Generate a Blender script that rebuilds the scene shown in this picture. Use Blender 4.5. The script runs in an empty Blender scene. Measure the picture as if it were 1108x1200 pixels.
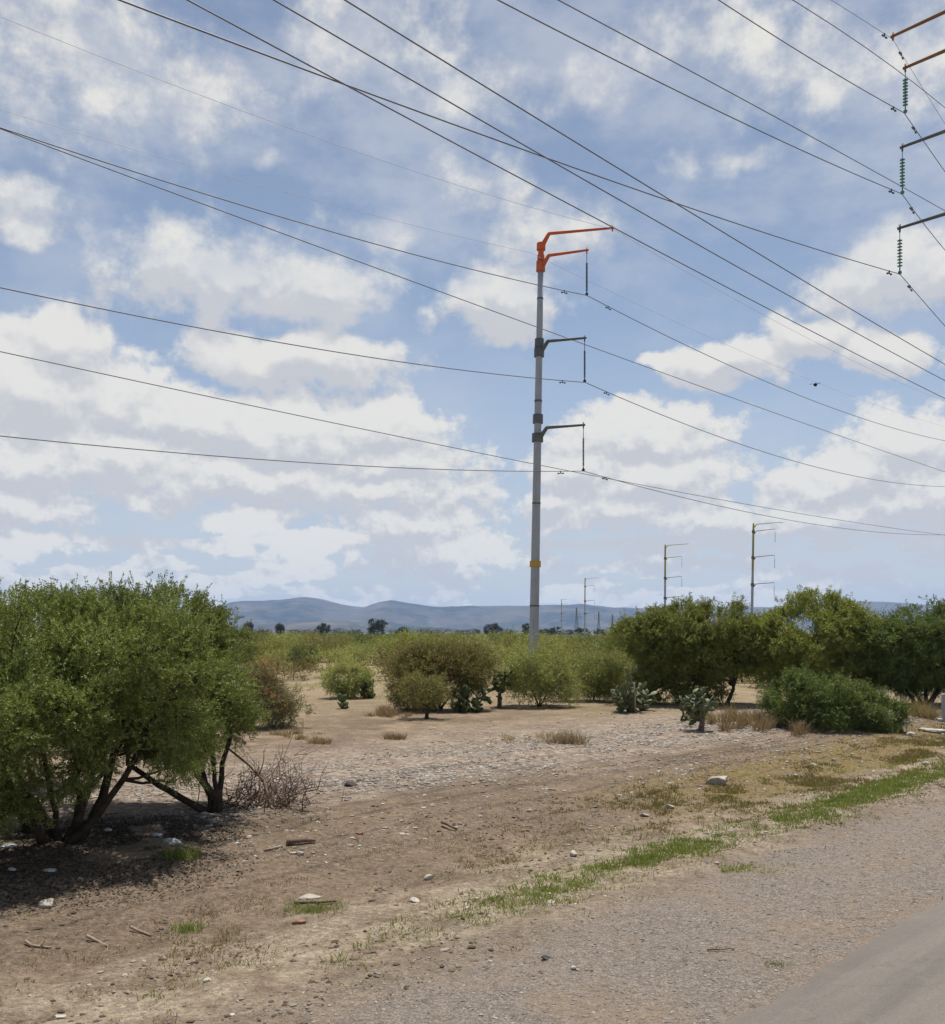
import bpy, bmesh, math, random
import numpy as np
from mathutils import Vector, Matrix
R = math.radians
scene = bpy.context.scene
COL = scene.collection
F = 1100.0; CX = 554.0; HY = 741.0; EYE = 2.5        # lens and eye height used to turn sight lines into places
SQ = math.sqrt(2)

# ------------------------------------------------------------------ noise
def _hash(ix, iy, seed):
    n = (ix.astype(np.int64) * 374761393 + iy.astype(np.int64) * 668265263 + seed * 974634777) & 0x7fffffff
    n = ((n ^ (n >> 13)) * 1274126177) & 0x7fffffff
    return ((n ^ (n >> 16)) & 0xffff) / 65535.0
def vnoise(x, y, seed=0):
    x = np.asarray(x, float); y = np.asarray(y, float)
    ix = np.floor(x); iy = np.floor(y); fx = x - ix; fy = y - iy
    fx = fx * fx * (3 - 2 * fx); fy = fy * fy * (3 - 2 * fy)
    a = _hash(ix, iy, seed); b = _hash(ix + 1, iy, seed); c = _hash(ix, iy + 1, seed); d = _hash(ix + 1, iy + 1, seed)
    return (a * (1 - fx) + b * fx) * (1 - fy) + (c * (1 - fx) + d * fx) * fy
def fbm(x, y, seed=0, oct=4):
    s = 0; a = .5; n = 0
    for o in range(oct):
        s = s + a * vnoise(np.asarray(x) * 2 ** o + o * 17.3, np.asarray(y) * 2 ** o - o * 9.1, seed + o); n += a; a *= .5
    return s / n
def sstep(a, b, x):
    t = np.clip((np.asarray(x, float) - a) / (b - a), 0, 1); return t * t * (3 - 2 * t)

# ------------------------------------------------------------------ ground shape: p = metres from the car across the verge, t = along the road
def ground_h(x, y):
    x = np.asarray(x, float); y = np.asarray(y, float)
    p = (y - x) / SQ
    far = np.clip(1 - np.hypot(x, y) / 60, 0, 1)
    h = (fbm(x * .35, y * .35, 3) - .5) * .22 * sstep(4.5, 9, p) * (0.25 + .75 * far)
    h = h + (fbm(x * 2.2, y * 2.2, 9, 3) - .5) * .07 * sstep(3.4, 6.5, p) * far
    h = h + (fbm(x * 5.5, y * 5.5, 21, 2) - .5) * .055 * sstep(3.3, 5, p) * np.clip(1 - np.hypot(x, y) / 30, 0, 1)
    t = (y + x) / SQ; wig = (fbm(t * .3, t * 0, 33, 2) - .5) * .5
    for rp in (5.35, 6.95): h = h - .035 * np.exp(-((p - rp - wig) / .16) ** 2) * (.4 + .6 * fbm(t * .8, t * 0 + rp, 34, 2)) + .02 * np.exp(-((p - rp - .28 - wig) / .12) ** 2)
    h = h - .10 * sstep(3.1, 5.2, p) - .12 * np.exp(-((p - 7.6) / 1.3) ** 2)
    h = h + .16 * np.exp(-((p - 12.5) / 2.4) ** 2) * far
    return h
def gz(x, y): return float(ground_h(np.array([x]), np.array([y]))[0])
def spot(px, py):                                    # where a sight line meets level ground
    d = F * EYE / (py - HY); x = (px - CX) / F * d
    for _ in range(6):
        d = F * (EYE - gz(x, d)) / (py - HY); x = (px - CX) / F * d
    return x, d
def at(px, py, d): return Vector(((px - CX) / F * d, d, EYE + (HY - py) * d / F))

# ------------------------------------------------------------------ mesh helpers
class MB:
    def __init__(s): s.v = []; s.f = []; s.n = 0
    def add(s, v, f):
        v = np.asarray(v, float); s.v.append(v)
        s.f.extend([tuple(int(i) + s.n for i in q) for q in f]); s.n += len(v)
    def tube(s, pts, rad, sides=6, cap=True):
        pts = np.asarray(pts, float); k = len(pts); rad = np.broadcast_to(np.asarray(rad, float), (k,))
        tan = np.gradient(pts, axis=0); tan /= np.linalg.norm(tan, axis=1)[:, None] + 1e-9
        ref = np.array([0, 0, 1.]) if abs(tan[0][2]) < .9 else np.array([1., 0, 0])
        a = np.cross(tan, ref); a /= np.linalg.norm(a, axis=1)[:, None] + 1e-9
        b = np.cross(tan, a)
        th = np.arange(sides) * 2 * math.pi / sides
        v = pts[:, None] + rad[:, None, None] * (np.cos(th)[None, :, None] * a[:, None] + np.sin(th)[None, :, None] * b[:, None])
        f = []
        for i in range(k - 1):
            for j in range(sides):
                j2 = (j + 1) % sides
                f.append((i * sides + j, i * sides + j2, (i + 1) * sides + j2, (i + 1) * sides + j))
        if cap:
            f.append(tuple(range(sides))[::-1]); f.append(tuple((k - 1) * sides + j for j in range(sides)))
        s.add(v.reshape(-1, 3), f)
    def lathe(s, o, prof, sides=16, axis=None):      # prof: (radius, height) along axis
        ax = Vector(axis or (0, 0, 1)).normalized(); q = Vector((0, 0, 1)).rotation_difference(ax)
        v = []
        for r, z in prof:
            for j in range(sides):
                t = 2 * math.pi * j / sides
                v.append(tuple(Vector(o) + q @ Vector((r * math.cos(t), r * math.sin(t), z))))
        k = len(prof); f = []
        for i in range(k - 1):
            for j in range(sides):
                j2 = (j + 1) % sides
                f.append((i * sides + j, i * sides + j2, (i + 1) * sides + j2, (i + 1) * sides + j))
        f.append(tuple(range(sides))[::-1]); f.append(tuple((k - 1) * sides + j for j in range(sides)))
        s.add(v, f)
    def build(s, name, mat, parent=None, smooth=False):
        v = np.concatenate(s.v) if s.v else np.zeros((0, 3))
        return mesh_obj(name, v.tolist(), s.f, mat, parent, smooth)
def mesh_obj(name, v, f, mat, parent=None, smooth=False):
    me = bpy.data.meshes.new(name); me.from_pydata(v, [], f); me.update()
    if smooth: me.polygons.foreach_set('use_smooth', [True] * len(me.polygons))
    if mat is not None: me.materials.append(mat)
    o = bpy.data.objects.new(name, me); COL.objects.link(o)
    if parent is not None: o.parent = parent
    return o
def tag(o, label=None, cat=None, group=None, kind=None):
    if label: o['label'] = label
    if cat: o['category'] = cat
    if group: o['group'] = group
    if kind: o['kind'] = kind
    return o
def thing(name, label, cat, loc=(0, 0, 0), rz=0, group=None, scale=1):
    o = bpy.data.objects.new(name, None); o.empty_display_size = .2; COL.objects.link(o)
    o.location = loc; o.rotation_euler = (0, 0, rz); o.scale = (scale,) * 3
    return tag(o, label, cat, group)
def dup(root, loc, rz, scale, label, group):
    r = root.copy(); COL.objects.link(r); r.location = loc; r.rotation_euler = (0, 0, rz); r.scale = scale
    r['label'] = label; r['group'] = group
    for ch in list(root.children):
        c = ch.copy(); COL.objects.link(c); c.parent = r
    return r

# ------------------------------------------------------------------ node helpers
class NT:
    def __init__(s, tree): s.t = tree; s.n = tree.nodes; s.l = tree.links
    def add(s, typ, **kw):
        nd = s.n.new(typ)
        for k, v in kw.items(): setattr(nd, k, v)
        return nd
    def put(s, sock, v):
        if hasattr(v, 'is_output'): s.l.new(v, sock)
        else: sock.default_value = v
    def m(s, op, a, b=None, c=None, clamp=False):
        nd = s.add('ShaderNodeMath', operation=op, use_clamp=clamp)
        for i, v in enumerate((a, b, c)):
            if v is not None: s.put(nd.inputs[i], v)
        return nd.outputs[0]
    def vm(s, op, a, b=None, c=None, out='Vector'):
        nd = s.add('ShaderNodeVectorMath', operation=op)
        for i, v in enumerate((a, b, c)):
            if v is not None: s.put(nd.inputs[i], v)
        return nd.outputs[out]
    def noise(s, vec, scale, detail=4, rough=.55, dist=0, out='Fac'):
        nd = s.add('ShaderNodeTexNoise'); s.put(nd.inputs['Vector'], vec)
        nd.inputs['Scale'].default_value = scale; nd.inputs['Detail'].default_value = detail
        nd.inputs['Roughness'].default_value = rough; nd.inputs['Distortion'].default_value = dist
        return nd.outputs[out]
    def vor(s, vec, scale, out='Distance', feature='F1'):
        nd = s.add('ShaderNodeTexVoronoi', feature=feature); s.put(nd.inputs['Vector'], vec); nd.inputs['Scale'].default_value = scale
        return nd.outputs[out]
    def add_crack(s, P):
        nd = s.add('ShaderNodeTexVoronoi', feature='DISTANCE_TO_EDGE'); nd.inputs['Scale'].default_value = .8
        s.put(nd.inputs['Vector'], s.vm('ADD', P, s.vm('MULTIPLY', s.noise(P, 2.5, 4, .6, out='Color'), (.5, .5, .5)))); return nd.outputs['Distance']
    def ss(s, x, a, b):
        nd = s.add('ShaderNodeMapRange', interpolation_type='SMOOTHSTEP'); s.put(nd.inputs[0], x)
        nd.inputs[1].default_value = a; nd.inputs[2].default_value = b
        return nd.outputs[0]
    def mix(s, f, a, b, mode='MIX'):
        nd = s.add('ShaderNodeMix', data_type='RGBA', blend_type=mode, clamp_factor=True)
        s.put(nd.inputs[0], f); s.put(nd.inputs[6], c4(a)); s.put(nd.inputs[7], c4(b))
        return nd.outputs[2]
    def scale(s, c, f):
        nd = s.add('ShaderNodeVectorMath', operation='SCALE'); s.put(nd.inputs[0], c); s.put(nd.inputs[3], f); return nd.outputs[0]
def c4(c): return c if hasattr(c, 'is_output') else (tuple(c) + (1,))[:4]
def new_mat(name):
    m = bpy.data.materials.new(name); m.use_nodes = True; nt = NT(m.node_tree)
    for nd in list(nt.n): nt.n.remove(nd)
    out = nt.add('ShaderNodeOutputMaterial'); bs = nt.add('ShaderNodeBsdfPrincipled')
    nt.l.new(bs.outputs[0], out.inputs[0]); bs.inputs['Specular IOR Level'].default_value = .2
    return m, nt, bs, out
def pos_of(nt): return nt.add('ShaderNodeNewGeometry').outputs['Position']
def obj_of(nt): return nt.add('ShaderNodeTexCoord').outputs['Object']
def simple_mat(name, a, b, scale=6, rough=.8, metal=0, bump=0, spec=.2, det=5):
    m, nt, bs, out = new_mat(name); v = obj_of(nt)
    n = nt.noise(v, scale, det, .6)
    nt.put(bs.inputs['Base Color'], nt.mix(nt.ss(n, .3, .7), a, b))
    bs.inputs['Roughness'].default_value = rough; bs.inputs['Metallic'].default_value = metal; bs.inputs['Specular IOR Level'].default_value = spec
    if bump:
        bp = nt.add('ShaderNodeBump'); bp.inputs['Strength'].default_value = .6; bp.inputs['Distance'].default_value = bump
        nt.put(bp.inputs['Height'], nt.noise(v, scale * 3, 5, .65)); nt.l.new(bp.outputs[0], bs.inputs['Normal'])
    return m
def leaf_mat(name, a, b, c, trans=.30, clump=1.3):
    m = bpy.data.materials.new(name); m.use_nodes = True; nt = NT(m.node_tree)
    for nd in list(nt.n): nt.n.remove(nd)
    out = nt.add('ShaderNodeOutputMaterial'); geo = nt.add('ShaderNodeNewGeometry')
    oi = nt.add('ShaderNodeObjectInfo')
    n = nt.noise(geo.outputs['Position'], clump, 3, .6)
    col = nt.mix(nt.ss(n, .35, .68), a, b)
    col = nt.mix(nt.m('MULTIPLY', nt.ss(geo.outputs['Random Per Island'], .5, 1.0), .9), col, c)
    col = nt.mix(nt.m('MULTIPLY', nt.ss(nt.noise(geo.outputs['Position'], clump * 4, 2, .6), .60, .74), .5), col, (.13, .10, .05))
    col = nt.scale(col, nt.m('MULTIPLY_ADD', oi.outputs['Random'], .35, .82))
    df = nt.add('ShaderNodeBsdfPrincipled'); df.inputs['Roughness'].default_value = .6; df.inputs['Specular IOR Level'].default_value = .25
    tr = nt.add('ShaderNodeBsdfTranslucent'); mx = nt.add('ShaderNodeMixShader'); mx.inputs[0].default_value = trans
    nt.put(df.inputs['Base Color'], col); nt.put(tr.inputs[0], nt.mix(1.0, col, (1.0, 1.0, .55), 'MULTIPLY'))
    nt.l.new(df.outputs[0], mx.inputs[1]); nt.l.new(tr.outputs[0], mx.inputs[2]); nt.l.new(mx.outputs[0], out.inputs[0])
    return m

def streak_mat(name, a, b, scale, rough, metal, spec=.2):
    m, nt, bs, out = new_mat(name); v = obj_of(nt); st = nt.vm('MULTIPLY', v, (9, 9, .5))
    c = nt.mix(nt.ss(nt.noise(v, scale, 5, .6), .3, .7), a, b); k = nt.noise(st, 1.0, 5, .65)
    c = nt.mix(nt.m('MULTIPLY', nt.ss(k, .52, .72), .45), c, (.19, .18, .165)); c = nt.mix(nt.m('MULTIPLY', nt.ss(k, .46, .3), .3), c, (.5, .51, .52))
    nt.put(bs.inputs['Base Color'], c); bs.inputs['Roughness'].default_value = rough; bs.inputs['Metallic'].default_value = metal; bs.inputs['Specular IOR Level'].default_value = spec
    return m
LEAF_G = leaf_mat('leaf_fresh_green', (0.125, 0.161, 0.039), (0.190, 0.233, 0.059), (0.279, 0.291, 0.104))
LEAF_M = leaf_mat('leaf_mid_green', (0.164, 0.198, 0.047), (0.243, 0.274, 0.063), (0.330, 0.321, 0.086))
LEAF_D = leaf_mat('leaf_dark_green', (0.081, 0.117, 0.034), (0.128, 0.167, 0.045), (0.176, 0.203, 0.061))
LEAF_P = leaf_mat('leaf_pale_green', (0.229, 0.259, 0.085), (0.306, 0.324, 0.100), (0.383, 0.378, 0.134))
LEAF_O = leaf_mat('leaf_olive', (0.164, 0.156, 0.053), (0.218, 0.201, 0.066), (0.281, 0.238, 0.088))
LEAF_B = leaf_mat('leaf_brown_olive', (0.149, 0.122, 0.046), (0.219, 0.190, 0.058), (0.266, 0.227, 0.072))
LEAF_R = leaf_mat('leaf_dry_rust', (0.224, 0.119, 0.058), (0.294, 0.168, 0.078), (0.210, 0.168, 0.078))
LEAF_GR = leaf_mat('leaf_grey_green', (0.168, 0.176, 0.090), (0.224, 0.223, 0.108), (0.280, 0.270, 0.144))
LEAF_FAR = leaf_mat('leaf_far_scrub', (0.089, 0.114, 0.037), (0.157, 0.165, 0.053), (0.193, 0.177, 0.065), clump=.02)
LEAF_TL = leaf_mat('leaf_treeline', (0.030, 0.045, 0.022), (0.040, 0.055, 0.024), (0.050, 0.060, 0.028))
GRASS_G = leaf_mat('grass_green', (0.170, 0.233, 0.046), (0.241, 0.291, 0.069), (0.310, 0.291, 0.106), clump=.9)
GRASS_D = leaf_mat('grass_dry', (0.284, 0.215, 0.111), (0.365, 0.280, 0.156), (0.216, 0.195, 0.078), clump=.9)
GRASS_O = leaf_mat('grass_olive', (0.207, 0.166, 0.068), (0.275, 0.197, 0.103), (0.179, 0.190, 0.061), clump=.9)
GRASS_R = leaf_mat('grass_reddish', (0.240, 0.158, 0.105), (0.300, 0.210, 0.135), (0.330, 0.255, 0.165), clump=.9)
BARK = simple_mat('bark_dark', (.035, .026, .02), (.075, .058, .044), 9, .95, bump=.01)
DEADWOOD = simple_mat('dead_wood', (.13, .085, .06), (.24, .16, .11), 10, .95, bump=.006)
DEADTWIG = simple_mat('dead_twig', (.11, .07, .055), (.22, .155, .12), 10, .95)
PALEWOOD = simple_mat('pale_wood', (.22, .165, .115), (.34, .265, .19), 14, .9, bump=.004)
NOPAL = simple_mat('cactus_green', (.06, .085, .028), (.10, .125, .042), 5, .55, bump=.004, spec=.35)
NOPAL2 = simple_mat('cactus_greygreen', (.10, .12, .055), (.15, .165, .08), 5, .6, bump=.004, spec=.35)
STEEL = streak_mat('galvanised_steel', (.30, .325, .36), (.36, .385, .42), 1.2, .6, .15, spec=.4)
STEEL_D = simple_mat('dark_steel', (.085, .10, .105), (.12, .135, .14), 3, .55, .2, spec=.4)
ORANGE = simple_mat('orange_paint', (.58, .12, .03), (.42, .095, .04), 2.5, .55, spec=.35)
ORANGE_F = simple_mat('faded_orange_paint', (.27, .135, .055), (.20, .095, .045), 2, .65, spec=.3)
YELLOW = simple_mat('yellow_paint', (.50, .32, .05), (.42, .25, .05), 3, .6, spec=.35)
YELLOWG = simple_mat('dull_yellow_paint', (.34, .32, .10), (.28, .27, .1), 1, .7)
WIRE = simple_mat('wire_metal', (.14, .145, .155), (.19, .195, .205), 1, .6, .1)
WIRE_F = simple_mat('thin_wire_metal', (.42, .43, .45), (.5, .51, .53), 1, .6, .1)
RUBBER = simple_mat('dark_polymer', (.03, .034, .038), (.05, .055, .06), 4, .6)
GLASSG = simple_mat('green_glass_disc', (.03, .17, .15), (.06, .25, .21), 4, .2, spec=.6)
STONE = simple_mat('pale_stone', (.30, .265, .215), (.45, .41, .35), 7, .95, bump=.02)
STONE_W = simple_mat('whitish_stone', (.34, .31, .26), (.5, .47, .40), 7, .95, bump=.02)
STONE_D = simple_mat('dark_stone', (.045, .043, .04), (.09, .085, .08), 7, .95, bump=.02)
STONE_R = simple_mat('reddish_brick', (.25, .12, .08), (.34, .19, .13), 9, .95, bump=.01)
RUBM = leaf_mat('rubble_stone', (.19, .16, .13), (.29, .25, .21), (.44, .40, .34), trans=0.0, clump=2)
GRAVM = leaf_mat('gravel_stone', (.13, .115, .10), (.2, .175, .15), (.34, .31, .27), trans=0.0, clump=3)
PLASTIC = simple_mat('white_plastic', (.36, .36, .34), (.55, .55, .53), 8, .4, spec=.5)
CONCRETE = simple_mat('grey_concrete', (.30, .30, .29), (.38, .375, .36), 5, .95, bump=.01)
BIRDM = simple_mat('dark_feather', (.012, .011, .012), (.025, .022, .022), 20, .8)

# ------------------------------------------------------------------ sky
SUN_EL, SUN_AZ = R(73), R(14)                        # azimuth measured from straight ahead, to the right
def azel(px, py):
    az = math.atan((px - CX) / F); el = math.atan((HY - py) / F * math.cos(az)); return az, el
CLOUDS = [  # centre x, y, half width, half height of each cloud seen in the sky
 (100, 60, 190, 70), (200, 120, 130, 62), (40, 130, 90, 40), (40, 245, 75, 22), (30, 268, 70, 16), (250, 315, 140, 50), (370, 335, 110, 45),
 (200, 300, 70, 32), (580, 215, 52, 42), (640, 268, 80, 40), (590, 345, 90, 40), (440, 40, 120, 48), (560, 110, 110, 26), (690, 105, 46, 26),
 (305, 198, 26, 10), (450, 262, 60, 18), (830, 35, 120, 42), (930, 70, 130, 50), (1085, 60, 70, 70), (880, 175, 80, 18), (1035, 320, 100, 44),
 (950, 398, 48, 27), (1040, 412, 58, 22), (845, 428, 74, 24), (790, 425, 36, 14), (345, 425, 132, 32), (70, 400, 60, 45), (40, 450, 100, 70), (130, 460, 70, 40),
 (20, 535, 110, 45), (240, 495, 100, 38), (330, 510, 150, 42), (440, 500, 95, 38), (130, 540, 120, 42), (470, 540, 100, 30), (300, 560, 190, 34),
 (440, 575, 140, 28), (20, 590, 80, 30), (160, 588, 42, 12), (30, 636, 60, 20), (130, 641, 22, 9), (290, 612, 60, 20), (370, 640, 80, 20),
 (490, 620, 80, 32), (540, 645, 80, 20), (420, 655, 60, 12), (745, 508, 112, 34), (690, 545, 90, 36), (640, 590, 55, 22), (760, 560, 120, 40), (730, 600, 120, 30),
 (845, 615, 48, 26), (850, 645, 60, 16), (1055, 525, 80, 52), (1000, 560, 95, 45), (1090, 580, 100, 50), (980, 600, 110, 28), (980, 640, 110, 12), (1070, 640, 70, 14), (700, 675, 70, 14), (750, 660, 60, 10),
 (545, 690, 40, 9), (460, 687, 36, 11), (330, 672, 90, 10), (60, 675, 110, 12), (640, 660, 26, 14), (860, 672, 40, 9), (1060, 680, 80, 10), (240, 680, 50, 8),
 (380, 690, 60, 7), (600, 700, 90, 6), (800, 690, 70, 7), (950, 690, 60, 6),
 (-160, 480, 140, 80), (-260, 200, 160, 60), (1260, 380, 130, 60), (1330, 560, 160, 60), (1290, 120, 120, 60), (-150, 620, 140, 30), (520, -220, 260, 70), (60, -160, 200, 60)]
def make_world():
    w = bpy.data.worlds.new('World'); scene.world = w; w.use_nodes = True
    nt = NT(w.node_tree)
    for nd in list(nt.n): nt.n.remove(nd)
    # direction -> azimuth, elevation, and a scale that shrinks towards the horizon
    tc = nt.add('ShaderNodeTexCoord'); dr = nt.add('ShaderNodeSeparateXYZ'); nt.l.new(tc.outputs['Generated'], dr.inputs[0])
    az = nt.m('ARCTAN2', dr.outputs[0], dr.outputs[1]); el = nt.m('ARCSINE', dr.outputs[2])
    ae = nt.add('ShaderNodeCombineXYZ'); nt.l.new(az, ae.inputs[0]); nt.l.new(el, ae.inputs[1]); ae = ae.outputs[0]
    lowf = nt.ss(el, .40, .06)
    def n2(vec, sc, det, rough, out='Fac'):
        nd = nt.add('ShaderNodeTexNoise', noise_dimensions='2D'); nt.put(nd.inputs['Vector'], vec)
        nd.inputs['Scale'].default_value = sc; nd.inputs['Detail'].default_value = det; nd.inputs['Roughness'].default_value = rough
        return nd.outputs[out]
    wob = nt.vm('MULTIPLY', nt.vm('SUBTRACT', n2(ae, 11, 3, .55, 'Color'), (.5, .5, .5)), (.075, .05, 0))
    wv = nt.vm('ADD', wob, ae)
    # distance to the nearest cloud, in cloud radii; its floor is flatter than its top
    d = None; d1 = None
    for (px, py, hw, hh) in [c for c in CLOUDS if c[1] < 634 or c[3] > 18]:
        a, ce = azel(px, py); w_ = hw / F * math.cos(a) ** 2; h_ = hh / F
        v = nt.vm('MULTIPLY_ADD', wv, (1 / w_, 1 / h_, 0), (-a / w_, -ce / h_, 0))
        ln = nt.vm('LENGTH', v, out='Value')
        d = ln if d is None else nt.m('SMOOTH_MIN', d, ln, .25)
        if hh > 21 and 150 < py < 640 and -60 < px < 1160:
            l1 = nt.vm('LENGTH', nt.vm('ADD', v, (0, .55, 0)), out='Value'); d1 = l1 if d1 is None else nt.m('SMOOTH_MIN', d1, l1, .3)
    d = nt.m('MINIMUM', d, 1.9); d1 = nt.m('MINIMUM', d1, 2.2)
    def billow(v, det):
        v = nt.vm('MULTIPLY', v, (1, 1.25, 0))
        return nt.m('ADD', nt.m('MULTIPLY', n2(v, 34, det, .64), lowf), nt.m('MULTIPLY', n2(v, 15, det, .62), nt.m('SUBTRACT', 1.0, lowf)))
    f0 = billow(ae, 8); f1 = billow(nt.vm('ADD', ae, (.002, .010, 0)), 3)
    d0 = nt.m('ADD', nt.m('SUBTRACT', 1.02, d), nt.m('MULTIPLY', nt.m('SUBTRACT', f0, .5), CL_AMP))
    band = nt.m('MULTIPLY', nt.m('SUBTRACT', n2(nt.vm('MULTIPLY', ae, (1, 3.6, 0)), 13, 3, .5), .47), 4.2)
    band = nt.m('ADD', band, nt.m('MULTIPLY', nt.m('SUBTRACT', f0, .5), 1.8))
    d0 = nt.m('MAXIMUM', d0, nt.m('SUBTRACT', band, nt.m('MULTIPLY', nt.ss(nt.m('ABSOLUTE', nt.m('SUBTRACT', el, .055)), .035, .075), 3)))   # rows of small clouds low over the hills
    high = nt.ss(el, .28, .44)                         # the upper sheet of cloud is thinner
    soft = nt.m('MULTIPLY_ADD', high, .80, .40)
    alpha = nt.m('DIVIDE', nt.m('ADD', d0, nt.m('MULTIPLY_ADD', high, .03, .20)), soft, clamp=True)
    alpha = nt.ss(alpha, 0, 1)
    alpha = nt.m('MULTIPLY', alpha, nt.m('SUBTRACT', .97, nt.m('MULTIPLY', high, nt.m('MULTIPLY', nt.ss(f0, .75, .36), .62))))
    bil = nt.m('MULTIPLY', nt.m('SUBTRACT', f0, f1), 2.2)           # lit side of each billow
    lit = nt.m('ADD', nt.m('MULTIPLY', nt.m('SUBTRACT', d1, d), 1.25), bil)
    lit = nt.ss(lit, -.45, .50)
    lit = nt.m('MAXIMUM', lit, nt.m('MULTIPLY', high, .6))
    cloud = nt.mix(lit, CL_DARK, CL_LIT)
    sky = nt.add('ShaderNodeTexSky', sky_type='NISHITA'); sky.sun_disc = False
    sky.sun_elevation = SUN_EL; sky.sun_rotation = SUN_AZ; sky.air_density = 1.0; sky.dust_density = 1.6; sky.ozone_density = 1.4; sky.altitude = 1900
    skc = nt.vm('MULTIPLY', sky.outputs[0], SKY_TINT)
    veil = nt.m('MULTIPLY', nt.ss(el, .34, .0), .75)
    skc = nt.mix(veil, skc, (4.5, 4.8, 5.45))
    film = nt.m('MULTIPLY', nt.ss(n2(nt.vm('MULTIPLY', ae, (1, 1.9, 0)), 5.5, 6, .6), .36, .72), nt.m('MULTIPLY_ADD', high, .26, .24))   # thin veil of ice cloud
    skc = nt.mix(film, skc, (5.8, 6.0, 6.5))
    col = nt.mix(alpha, skc, cloud)
    bg = nt.add('ShaderNodeBackground'); nt.l.new(col, bg.inputs[0]); bg.inputs[1].default_value = .085
    out = nt.add('ShaderNodeOutputWorld'); nt.l.new(bg.outputs[0], out.inputs[0])
    ld = bpy.data.lights.new('sun', 'SUN'); ld.energy = 4.7; ld.angle = R(.53); ld.color = (1, .955, .88)
    lo = bpy.data.objects.new('sun', ld); COL.objects.link(lo)
    s = Vector((math.sin(SUN_AZ) * math.cos(SUN_EL), math.cos(SUN_AZ) * math.cos(SUN_EL), math.sin(SUN_EL)))
    lo.rotation_euler = s.to_track_quat('Z', 'Y').to_euler(); lo.location = s * 200
SKY_TINT = (1.48, 1.27, 1.07); CL_AMP = 2.0; CL_DARK = (5.45, 5.5, 5.75); CL_LIT = (7.55, 7.4, 7.0)
make_world()

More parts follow.
